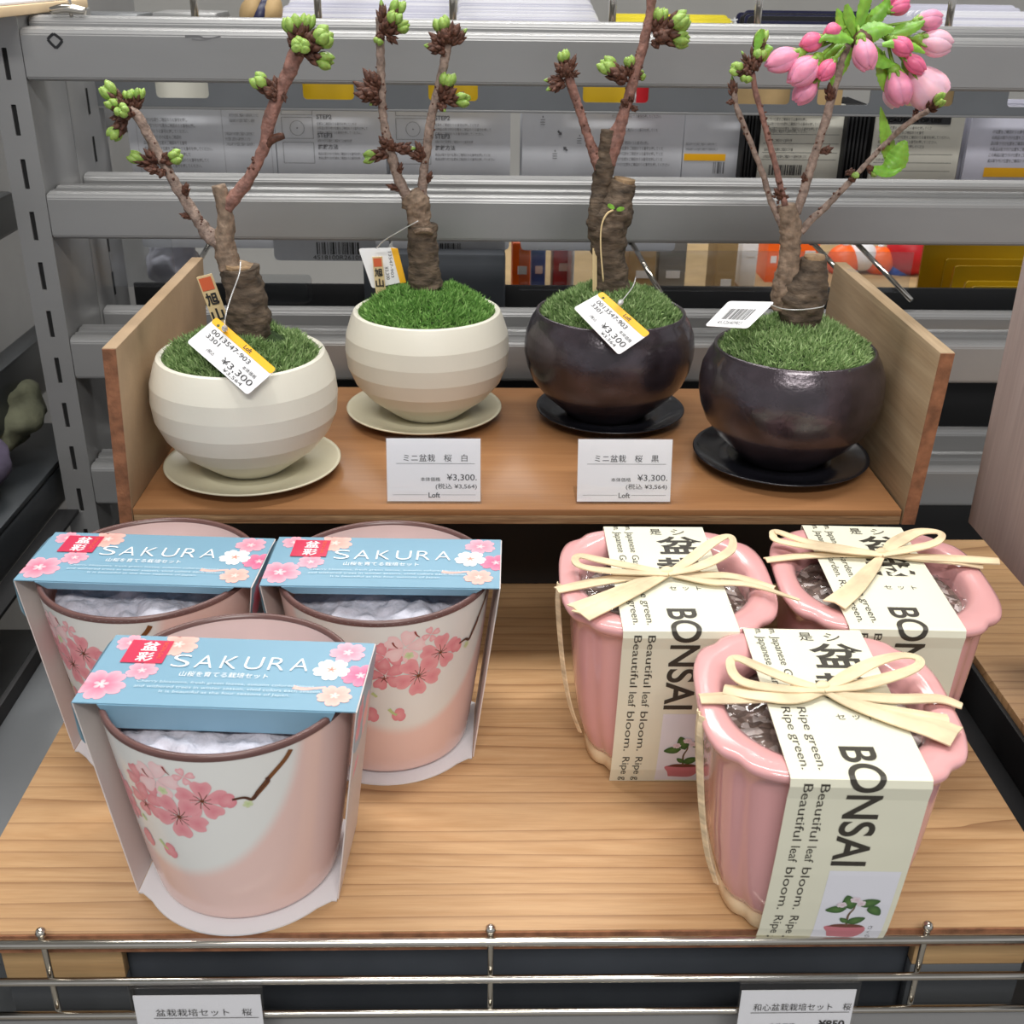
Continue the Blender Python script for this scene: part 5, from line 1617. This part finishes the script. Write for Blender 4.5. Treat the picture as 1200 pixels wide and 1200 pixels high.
for (bs, tp, r, k, dy) in [((664, 88), (660, 64), 7, 'g', 0), ((665, 88), (674, 66), 5, 'b', -.001), ((663, 88), (652, 76), 6, 'b', -.003), ((664, 88), (678, 86), 4, 'b', -.002), ((662, 94), (641, 94), 6, 'o', -.002), ((662, 96), (644, 104), 7, 'o', -.004), ((664, 92), (663, 78), 7, 'b', -.006),
                           ((736, 96), (709, 76), 10, 'g', -.002), ((734, 94), (718, 82), 9, 'b', -.006), ((738, 92), (738, 70), 6, 'g', -.002), ((742, 90), (752, 88), 6, 'g', .004),
                           ((766, 42), (775, 15), 8, 'g', -.001), ((768, 44), (800, 22), 11, 'g', -.002), ((768, 44), (802, 46), 9, 'g', -.002), ((768, 40), (778, 44), 10, 'b', -.006), ((766, 46), (770, 54), 6, 'b', -.003), ((736, 124), (730, 118), 5, 'b', -.004), ((738, 126), (746, 128), 4, 'b', -.003), ((738, 120), (741, 113), 4, 'b', -.004)]:
    t.bud(bs, tp, r, k, dy)
# tiny seedling rooted in front of the trunk
sd = t.wood('seedling_stem', [(707, 330, .9, -.014), (704, 290, .9, -.014), (705, 265, .9, -.014), (711, 251, 1.2, -.014), (719, 246, 1.1, -.014)], 'stake', 0, 6)
for (u, v, a) in ((716, 242, 2.6), (727, 245, .2)):
    p = t.P(u, v, -.015); L = .0024; vs = []; n_ = 14
    for j in range(n_): an = 2 * PI * j / n_; x = L * math.cos(an); z = L * .55 * math.sin(an); vs.append(p + V((x * math.cos(a) - z * math.sin(a), -.0004 * abs(math.cos(an)), x * math.sin(a) + z * math.cos(a))))
    vs += [q + V((0, .0002, 0)) for q in vs]
    obj('seed_leaf', vs, [tuple(range(n_)), tuple(range(2 * n_ - 1, n_ - 1, -1))] + [(j, j + n_, (j + 1) % n_ + n_, (j + 1) % n_) for j in range(n_)], M['leaf'], t.rt, False)
T3 = t
# ---- tree 4
t = potted(3, BPF, 'blackpot', .966, 'cherry bonsai with pink blossoms in the far right black pot', 'moss_c', .0432, .0165, [(.0025, .006, .010)], n=4600)
t.wood('trunk', [(938, 385, 22), (938, 365, 26), (940, 345, 28), (947, 328, 24), (952, 314, 18), (954, 303, 15)], 'bark', .18, 36, 170, 12, 9)
t.wood('cut_face', [(954, 304, 13), (954.4, 299, 12)], 'cutwood', .15, 20, 300)
t.wood('graft_union', [(917, 362, 13), (919, 340, 14), (923, 315, 13), (926, 293, 12), (926, 278, 12), (926, 265, 12), (923, 250, 11), (922, 240, 10)], 'bark_l', .24, 24, 230, 10, 3)
b = t.wood('branch', [(920, 270, 4.08), (913, 258, 4.08), (903, 235, 3.74), (894, 205, 3.40), (884, 178, 3.06), (873, 150, 3.06), (863, 125, 3.06), (859, 100, 3.06)], 'twig', .24, 14, 300, 8, 1)
t.thorns([(920, 270, 4.08), (894, 205, 3.40), (863, 125, 3.06)], 22, 8, b)
b = t.wood('branch', [(922, 248, 4.08), (916, 225, 3.74), (909, 195, 3.40), (901, 165, 3.40), (893, 135, 3.06), (886, 110, 3.06), (881, 84, 3.06)], 'twig_red', .22, 14, 300, 8, 2)
t.thorns([(922, 248, 4.08), (901, 165, 3.40), (881, 84, 3.06)], 20, 9, b)
b = t.wood('branch', [(933, 250, 5.44), (940, 230, 5.10), (949, 200, 5.10), (959, 168, 4.76), (968, 140, 4.76), (975, 112, 4.76), (984, 80, 4.76), (996, 50, 4.08), (1010, 22, 4.08), (1018, 5, 3.40)], 'twig', .20, 16, 260, 8, 4)
t.thorns([(933, 250, 5.44), (959, 168, 4.76), (984, 80, 4.76)], 16, 10, b)
b = t.wood('branch', [(938, 272, 4.76), (950, 258, 4.42), (970, 240, 3.74), (992, 217, 3.40), (1015, 192, 3.06), (1040, 166, 3.06), (1060, 148, 3.06, -.006), (1078, 135, 3.06, -.011), (1088, 130, 3.06, -.014)], 'twig', .24, 14, 300, 8, 5)
t.thorns([(938, 272, 4.76), (992, 217, 3.40), (1060, 148, 3.06)], 22, 11, b)
for (bs, tp, r, k, dy) in [((860, 115), (858, 92), 5, 'o', 0), ((862, 118), (853, 120), 4, 'b', 0), ((880, 82), (870, 62), 4, 'o', 0), ((880, 85), (862, 80), 8, 'g', -.002), ((876, 80), (874, 92), 7, 'g', -.003), ((881, 82), (890, 62), 8, 'g', -.002), ((884, 72), (893, 40), 7, 'g', 0), ((883, 84), (886, 74), 6, 'b', -.004),
                           ((1085, 132), (1104, 115), 6, 'g', -.018), ((1072, 140), (1074, 126), 3, 'b', 0), ((1015, 195), (1026, 203), 5, 'g', -.002), ((996, 214), (1002, 205), 5, 'g', -.002), ((960, 180), (974, 174), 5, 'b', -.002), ((918, 235), (908, 222), 4, 'b', -.002), ((944, 215), (942, 204), 4, 'b', -.002), ((974, 120), (972, 100), 6, 'b', -.003), ((990, 205), (1000, 200), 4, 'b', -.003)]:
    t.bud(bs, tp, r, k, dy)


def blossom(t, base, tip, wid, m, dy0=0., dy=0., petals=5):
    """closed cherry flower: furled petals in a calyx on a stalk"""
    b, q = t.P(*base, dy0), t.P(*tip, dy); ax = q - b; L = ax.length; ax.normalize(); r = wid / 2 / t.k
    a = ax.orthogonal().normalized(); c = ax.cross(a)
    Lp = min(L * .72, max(wid * 1.45 / t.k, L * .45)); st = q - ax * Lp
    parts = []
    for k in range(petals):
        an = 2 * PI * k / petals
        d = a * math.cos(an) + c * math.sin(an)
        parts.append(ellipsoid(st + d * r * .30, ax + d * .03, Lp * (.96 + .05 * (k % 2)), r * .80, 14, 10, -.25, 0, 0))
    parts.append(ellipsoid(st, ax, Lp, r * .9, 14, 10, -.2))
    vs, fs, _ = merge(parts)
    o = obj('blossom', vs, fs, M[m], t.rt)
    parts = [tube_data([(*(b), .0008), (*(b + ax * (L - Lp) * .5), .0009), (*st, .0012), (*(st + ax * Lp * .08), r * .55)], 8)]
    parts.append(ellipsoid(st - ax * Lp * .22, ax, Lp * .42, r * .55, 10, 6, -.3))
    for k in range(5):
        an = 2 * PI * k / 5 + .3; d = a * math.cos(an) + c * math.sin(an)
        parts.append(ellipsoid(st + d * r * .42, ax + d * .32, Lp * .42, r * .26, 8, 5, 1.0, flat=.6))
    vs, fs, _ = merge(parts)
    obj('calyx', vs, fs, M['calyx'], o)
    return o


BL = [((985, 45), (898, 78), 24, 'petal', -.002, -.006), ((990, 40), (926, 98), 27, 'petal', -.002, -.010), ((975, 42), (938, 54), 19, 'petal_d', -.002, -.004), ((992, 32), (967, 40), 17, 'petal_d', -.002, -.006), ((985, 60), (932, 120), 22, 'petal', -.002, -.004),
      ((990, 55), (960, 92), 18, 'petal_d', -.003, -.012), ((1005, 30), (1018, 82), 24, 'petal', -.004, -.014), ((1022, 30), (1068, 62), 18, 'petal_d', -.002, -.010), ((1030, 40), (1083, 84), 16, 'petal_d', -.002, -.008),
      ((1040, 50), (1058, 124), 27, 'petal', -.002, -.008), ((1035, 60), (1050, 126), 20, 'petal_l', 0, 0), ((1040, 40), (1115, 54), 26, 'petal_l', 0, 0), ((1038, 30), (1104, 22), 20, 'petal', 0, .002), ((1020, 20), (1066, 4), 16, 'petal_d', 0, 0), ((1028, 22), (1052, -14), 16, 'petal_d', 0, .004)]
for (bs, tp, w_, m_, d0, d1) in BL: blossom(t, bs, tp, w_, m_, d0, d1)


def open_blossom(t, base, tip, wid, dy):
    b, q = t.P(*base, -.002), t.P(*tip, dy); ax = q - b; L = ax.length; ax.normalize()
    R_ = wid / 2 / t.k; Lp = wid * 1.12 / t.k; st = q - ax * Lp
    a = ax.orthogonal().normalized(); c = ax.cross(a); allp = []
    for k in range(6):
        an = 2 * PI * k / 6 + .2; d = a * math.cos(an) + c * math.sin(an); s_ = ax.cross(d).normalized()
        vs, fs = [], []; n1, n2 = 8, 8
        for i in range(n1 + 1):
            u = i / n1; cup = R_ * (.15 + .95 * math.sin(u * PI * .62)); hw = R_ * .72 * math.sin(min(u * 1.15 + .06, 1) * PI * .55) * (1 - .35 * max(0, u - .8) / .2)
            for j in range(n2 + 1):
                w_ = -1 + 2 * j / n2
                notch = (.10 * math.exp(-(w_ / .18) ** 2) if i == n1 else 0)
                p = st + ax * (Lp * (u - notch) + .0006 * noise.noise(V((u * 4, w_ * 3, k)))) + d * cup * (1 - .28 * w_ * w_) + s_ * hw * w_
                vs.append(p)
        for i in range(n1):
            for j in range(n2): x = i * (n2 + 1) + j; fs.append((x, x + 1, x + n2 + 2, x + n2 + 1))
        allp.append((vs, fs))
    vs, fs, _ = merge(allp); o = obj('blossom', vs, fs, M['petal_l'], t.rt); o['label'] = 'opening pale pink blossom'
    parts = [tube_data([(*b, .0008), (*st, .0012)], 8), ellipsoid(st - ax * Lp * .25, ax, Lp * .45, R_ * .35, 10, 6)]
    for k in range(5):
        an = 2 * PI * k / 5; d = a * math.cos(an) + c * math.sin(an); parts.append(ellipsoid(st, ax + d * .9, Lp * .45, R_ * .2, 8, 5, 1., flat=.5))
    vs, fs, _ = merge(parts); obj('calyx', vs, fs, M['calyx'], o)


open_blossom(t, (1042, 50), (1095, 114), 42, .000)


def leaf(t, pts, wid, dy, fold=.3, nm='leaf'):
    """leaf blade along a pixel path with serrated rim"""
    P = spline([(*t.P(u, v, dy + (z if False else 0)), w_) for (u, v, w_) in pts], 6); vs, fs = [], []; k = len(P)
    ps = [V(p[:3]) for p in P]
    for i, p in enumerate(ps):
        tg = (ps[min(i + 1, k - 1)] - ps[max(i - 1, 0)]).normalized(); s_ = tg.cross(fwd).normalized(); nn = s_.cross(tg).normalized()
        w_ = P[i][3] / t.k * wid * (1 + .12 * (i % 2))
        for j in (-1, -.5, 0, .5, 1): vs.append(p + s_ * w_ * j + nn * w_ * fold * (abs(j) - .3 + .2 * math.sin(i * 2.1) * abs(j)))
    for i in range(k - 1):
        for j in range(4): a = i * 5 + j; fs.append((a, a + 1, a + 6, a + 5))
    n0 = len(vs); vs += [v + fwd * .00025 for v in vs]; fs += [tuple(q + n0 for q in f[::-1]) for f in fs]
    return obj(nm, vs, fs, M['leaf'], t.rt)


leaf(t, [(1046, 196, 3), (1043, 178, 8), (1039, 160, 7), (1035, 140, 4), (1032, 125, .5)], 1.0, .003)
leaf(t, [(1032, 200, 3), (1042, 196, 9), (1052, 186, 12), (1058, 172, 7), (1062, 165, 2)], 1.0, -.002, .5)
leaf(t, [(1024, 197, 3), (1034, 200, 6), (1046, 202, 4), (1056, 197, 1)], 1.0, -.004, .4)
for (pts, w_) in [([(1000, 50, 3), (990, 35, 7), (985, 20, 5), (981, 10, 1)], 1), ([(1005, 45, 3), (996, 20, 6), (992, 5, 2)], 1), ([(1005, 40, 3), (1012, 12, 6), (1018, -10, 5), (1022, -30, 1)], 1), ([(1010, 40, 3), (1026, 20, 8), (1038, 6, 5), (1042, -6, 1)], 1),
                  ([(1012, 50, 3), (1024, 62, 9), (1036, 72, 7), (1050, 76, 1)], 1), ([(1008, 52, 3), (1016, 40, 10), (1030, 34, 9), (1048, 34, 2)], 1), ([(1000, 52, 3), (984, 56, 8), (970, 66, 5), (962, 74, 1)], 1), ([(1000, 48, 2), (982, 42, 7), (966, 44, 3), (960, 50, 1)], 1), ([(1030, 60, 2), (1034, 82, 6), (1038, 100, 5), (1042, 112, 1)], 1),
                  ([(1035, 45, 2), (1056, 36, 7), (1074, 30, 5), (1084, 24, 1)], 1), ([(1034, 52, 2), (1056, 50, 6), (1074, 56, 4), (1084, 62, 1)], 1), ([(998, 56, 2), (988, 76, 6), (978, 92, 4), (974, 102, 1)], 1), ([(885, 76, 2), (890, 66, 8), (898, 58, 7), (906, 56, 1)], 1), ([(886, 60, 2), (890, 46, 5), (894, 34, 2)], 1)]:
    leaf(t, pts, w_, R.uniform(-.010, .0), .45)
vs, fs = ellipsoid(t.P(1008, 34, -.005), (.3, 0, -1), .012, .005, 10, 7, lob=4, lobd=.2); obj('bud', vs, fs, M['scale'], t.rt)
T4 = t


# ================================================================== PRICE TAGS, MARKERS, CARDS
def bilerp(c, x, y):
    return c[0] * (1 - x) * (1 - y) + c[1] * x * (1 - y) + c[2] * x * y + c[3] * (1 - x) * y


def hang_tag(px, p0, n_, label, stripe='top', prints=True, back=False, string=None, hole=(.12, .9)):
    """px: photo corners lower-left, lower-right, upper-right, upper-left in the tag's own reading frame"""
    Cn = [onplane(u, v, p0, n_) for u, v in px]
    ce = sum(Cn, V()) / 4
    nr = (Cn[1] - Cn[0]).cross(Cn[3] - Cn[0]).normalized()
    if nr.dot(CAM - ce) < 0: nr = -nr
    Wd = (Cn[1] - Cn[0]).length; Hd = (Cn[3] - Cn[0]).length
    r = root('price_tag', label, 'price tag', ce)
    def mp(x, y, l=0.): return bilerp(Cn, x / Wd, y / Hd) + nr * l
    def slab(nm, ol, z, th, m, par, holes=()):
        me = shape2d([ol] + list(holes), th / 2)
        for v in me.vertices: v.co = mp(v.co.x, v.co.y, z + v.co.z)
        return link(nm, me, m, par, False)
    hl = circ(Wd * hole[0], Hd * hole[1], .0009, 12)
    tg = slab('tag_card', rrect(0, 0, Wd, Hd, .0016, 4), 0, .0004, M['tagwhite'], r, [hl] if not back else [])
    if not back:
        st = rrect(0, Hd * .80, Wd, Hd, .0015, 4)
        slab('orange_stripe', st, .00035, .00015, M['orange'], tg, [hl])
        it = [put('Loft', Wd * .52, Hd * .845, Hd * .12, bold=.02)]
        it += [put('0013547-903', Wd * .10, Hd * .60, Hd * .13, width=Wd * .62), put('3301', Wd * .10, Hd * .43, Hd * .12, width=Wd * .20)]
        it += [put('本体価格', Wd * .70, Hd * .42, Hd * .11), put('¥3,300', Wd * .46, Hd * .16, Hd * .20, width=Wd * .48), put('¥3,564', Wd * .56, Hd * .03, Hd * .11, width=Wd * .30), put('(税込', Wd * .24, Hd * .14, Hd * .12)]
        printed('lettering', it, lambda x, y: mp(x, y, .00052), M['inkblack'], tg)
    elif back == 'bar':
        it = bars2d(Wd * .20, Hd * .28, Wd * .58, Hd * .42, 26, 6) + [put('4532640903', Wd * .20, Hd * .10, Hd * .13, width=Wd * .56)]
        printed('barcode', it, lambda x, y: mp(x, y, .00035), M['inkblack'], tg)
    if string:
        sp = [(*q, .00035) for q in string]
        tube('string', sp, M['nylon'], r, 6)
        if not back:
            a = V(sp[-1][:3]); b = V(sp[-2][:3]); d = (b - a).normalized()
            vs, fs = ellipsoid(a - d * .001, d, .0065, .0017, 10, 6); obj('toggle', vs, fs, M['nylon'], r)
    return r


# tag 1 : frame corners (ll, lr, ur, ul) with the orange edge on top
n1 = V((0, -.70, .72)).normalized()
p1 = V((-.12, .5470, .158))
hole1 = onplane(264, 388, p1, n1)
hang_tag([(219, 401), (290, 463), (324, 433), (254, 372)], p1, n1, 'white price tag with orange stripe hanging on the far left tree',
         string=[T1.P(282, 306, -.012), T1.P(280, 322, -.024), T1.P(270, 350, -.030), T1.P(264, 372, -.044), hole1 + V((0, -.0012, .001))], hole=(.1, .86))
# tag 3
n3 = V((0, -.70, .72)).normalized(); p3 = V((.078, .634, .168))
h3 = onplane(707, 352, p3, n3)
hang_tag([(672, 361), (725, 416), (762, 391), (706, 342)], p3, n3, 'white price tag with orange stripe on the left black pot',
         string=[T3.P(745, 325, -.012), T3.P(742, 335, -.025), T3.P(735, 345, -.040), T3.P(726, 356, -.054)], hole=(.1, .86))
# tag 2 (seen slightly turned, behind the marker)
n2 = V((0, -1, .15)).normalized(); p2 = V((-.06, .705, .18))
hang_tag([(436, 338), (475, 330), (465, 290), (420, 291)], p2, n2, 'white price tag turned sideways on the second tree', back='side',
         string=[T2.P(490, 259, -.010), T2.P(470, 270, -.004), T2.P(450, 282, .004), T2.P(441, 291, .012)])
tg2 = [o for o in bpy.data.objects if o.get('label', '') == 'white price tag turned sideways on the second tree'][0]
cs = [onplane(u, v, p2 + n2 * .0006, n2) for u, v in ((458, 290.5), (466, 291), (476, 331), (469, 332))]
quadbox('orange_stripe', cs, .0003, M['orange'], tg2, n2)
Cn = [onplane(u, v, p2 + n2 * .0005, n2) for u, v in ((438, 334), (460, 331), (455, 293), (428, 294))]
W2, H2 = (Cn[1] - Cn[0]).length, (Cn[3] - Cn[0]).length
printed('lettering', [put('13547-903', W2 * .98, H2 * .95, W2 * .14, width=H2 * .8, ang=-PI / 2), put('¥3,300', W2 * .70, H2 * .5, W2 * .2, width=H2 * .4, ang=-PI / 2)], lambda x, y: bilerp(Cn, x / W2, y / H2), M['inkgrey'], tg2)
# tag 4 barcode back
n4 = V((-.15, -.55, .8)).normalized(); p4 = V((.155, .590, .183))
hang_tag([(826, 382), (876, 385), (908, 354), (854, 353)], p4, n4, 'white barcode tag lying on the far right pot', back='bar',
         string=[T4.P(903, 357, -.030), T4.P(918, 362, -.022), T4.P(938, 363, -.022), T4.P(962, 360, -.016), T4.P(966, 357, -.004)])


def marker(u0, v0, u1, v1, wpx, tr, dy, body, label):
    a, b = tr.P(u0, v0, dy), tr.P(u1, v1, dy)
    w_ = wpx / tr.k; ax = (b - a).normalized(); sd = ax.cross(V((0, 1, 0))).normalized()
    if sd.x < 0: sd = -sd
    r = root('plant_marker', label, 'plant marker', b)
    cs = [b - sd * w_ / 2, b + sd * w_ / 2, a + sd * w_ / 2, a - sd * w_ / 2]
    quadbox('stick', cs, .0009, M['stake'], r, V((0, -1, 0)))
    up = -ax
    def mp(x, y): return a + sd * x - up * 0 + ax * (-y) + V((0, -.0004, 0))
    if body:
        H_ = (b - a).length
        mpp = lambda x, y: a + sd * x + ax * (-y) + V((0, -.0005, 0))
        printed('red_seal', [rect(-w_ * .40, -w_ * .95, w_ * .40, -w_ * .12)], mpp, M['orangered'], r)
        it = []
        for k, ch in enumerate(body): it.append(put(ch, 0, -w_ * (1.95 + k * 1.05), w_ * .85, width=w_ * .8, align='C', bold=.03))
        printed('lettering', it, lambda x, y: mpp(x, y) + V((0, -.0002, 0)), M['inkblack'], r)
    return r


marker(239, 323, 262, 385, 19, T1, .012, '旭山', 'wooden name stake with red seal in the far left pot')
marker(442, 301, 447, 350, 12, T2, -.004 + .012, '旭山', 'wooden name stake in front of the turned tag, second pot')
marker(697, 291, 697, 345, 5, T3, -.006, '', 'thin plain wooden stick beside the third trunk')


def shelf_card(u0, u1, vb, vt, title, label):
    y0, y1 = .5605, .5675
    x0, x1 = ony(u0, vb, y0).x, ony(u1, vb, y0).x
    zb = ZF + .0012; zt_ = ony((u0 + u1) / 2, vt, y1).z
    r = root('price_card', label, 'price card', ((x0 + x1) / 2, y0, ZF))
    W_ = x1 - x0; Hh = math.hypot(y1 - y0, zt_ - zb)
    def mp(x, y, l=0.):
        t_ = y / Hh; return V((x0 + x, y0 + (y1 - y0) * t_ - l, zb + (zt_ - zb) * t_))
    quadbox('card', [mp(0, 0), mp(W_, 0), mp(W_, Hh), mp(0, Hh)], .0004, M['white_card'], r)
    quadbox('clear_front', [mp(-.0006, -.0008, .0008), mp(W_ + .0006, -.0008, .0008), mp(W_ + .0006, Hh + .0012, .0008), mp(-.0006, Hh + .0012, .0008)], .0003, M['clear'], r)
    a = [V((x0 - .0006, y0 - .001, ZF + .0006)), V((x1 + .0006, y0 - .001, ZF + .0006)), V((x1 + .0006, y0 + .022, ZF + .0006)), V((x0 - .0006, y0 + .022, ZF + .0006))]
    quadbox('clear_foot', a, .0005, M['clear'], r)
    it = [put(title, W_ * .18, Hh * .64, Hh * .115, width=W_ * .68, bold=.0), hline(W_ * .10, W_ * .94, Hh * .605, .0002)]
    it += [put('本体価格', W_ * .36, Hh * .325, Hh * .065, width=W_ * .21), put('¥3,300.', W_ * .96, Hh * .325, Hh * .115, width=W_ * .32, align='R'), put('(税込 ¥3,564)', W_ * .96, Hh * .19, Hh * .10, width=W_ * .44, align='R')]
    printed('lettering', it, lambda x, y: mp(x, y, .0002), M['inkblack'], r)
    it = [hline(W_ * .06, W_ * .43, Hh * .105, .00015), hline(W_ * .58, W_ * .95, Hh * .105, .00015), put('Loft', W_ * .505, Hh * .06, Hh * .085, align='C', bold=.02)]
    printed('shop_mark', it, lambda x, y: mp(x, y, .0002), M['inkgrey'], r)
    return r


shelf_card(454, 563, 588, 514, 'ミニ盆栽　桜　白', 'white price card for the white pots, left of the two on the plywood')
shelf_card(676, 785, 590, 515, 'ミニ盆栽　桜　黒', 'white price card for the black pots, right of the two on the plywood')
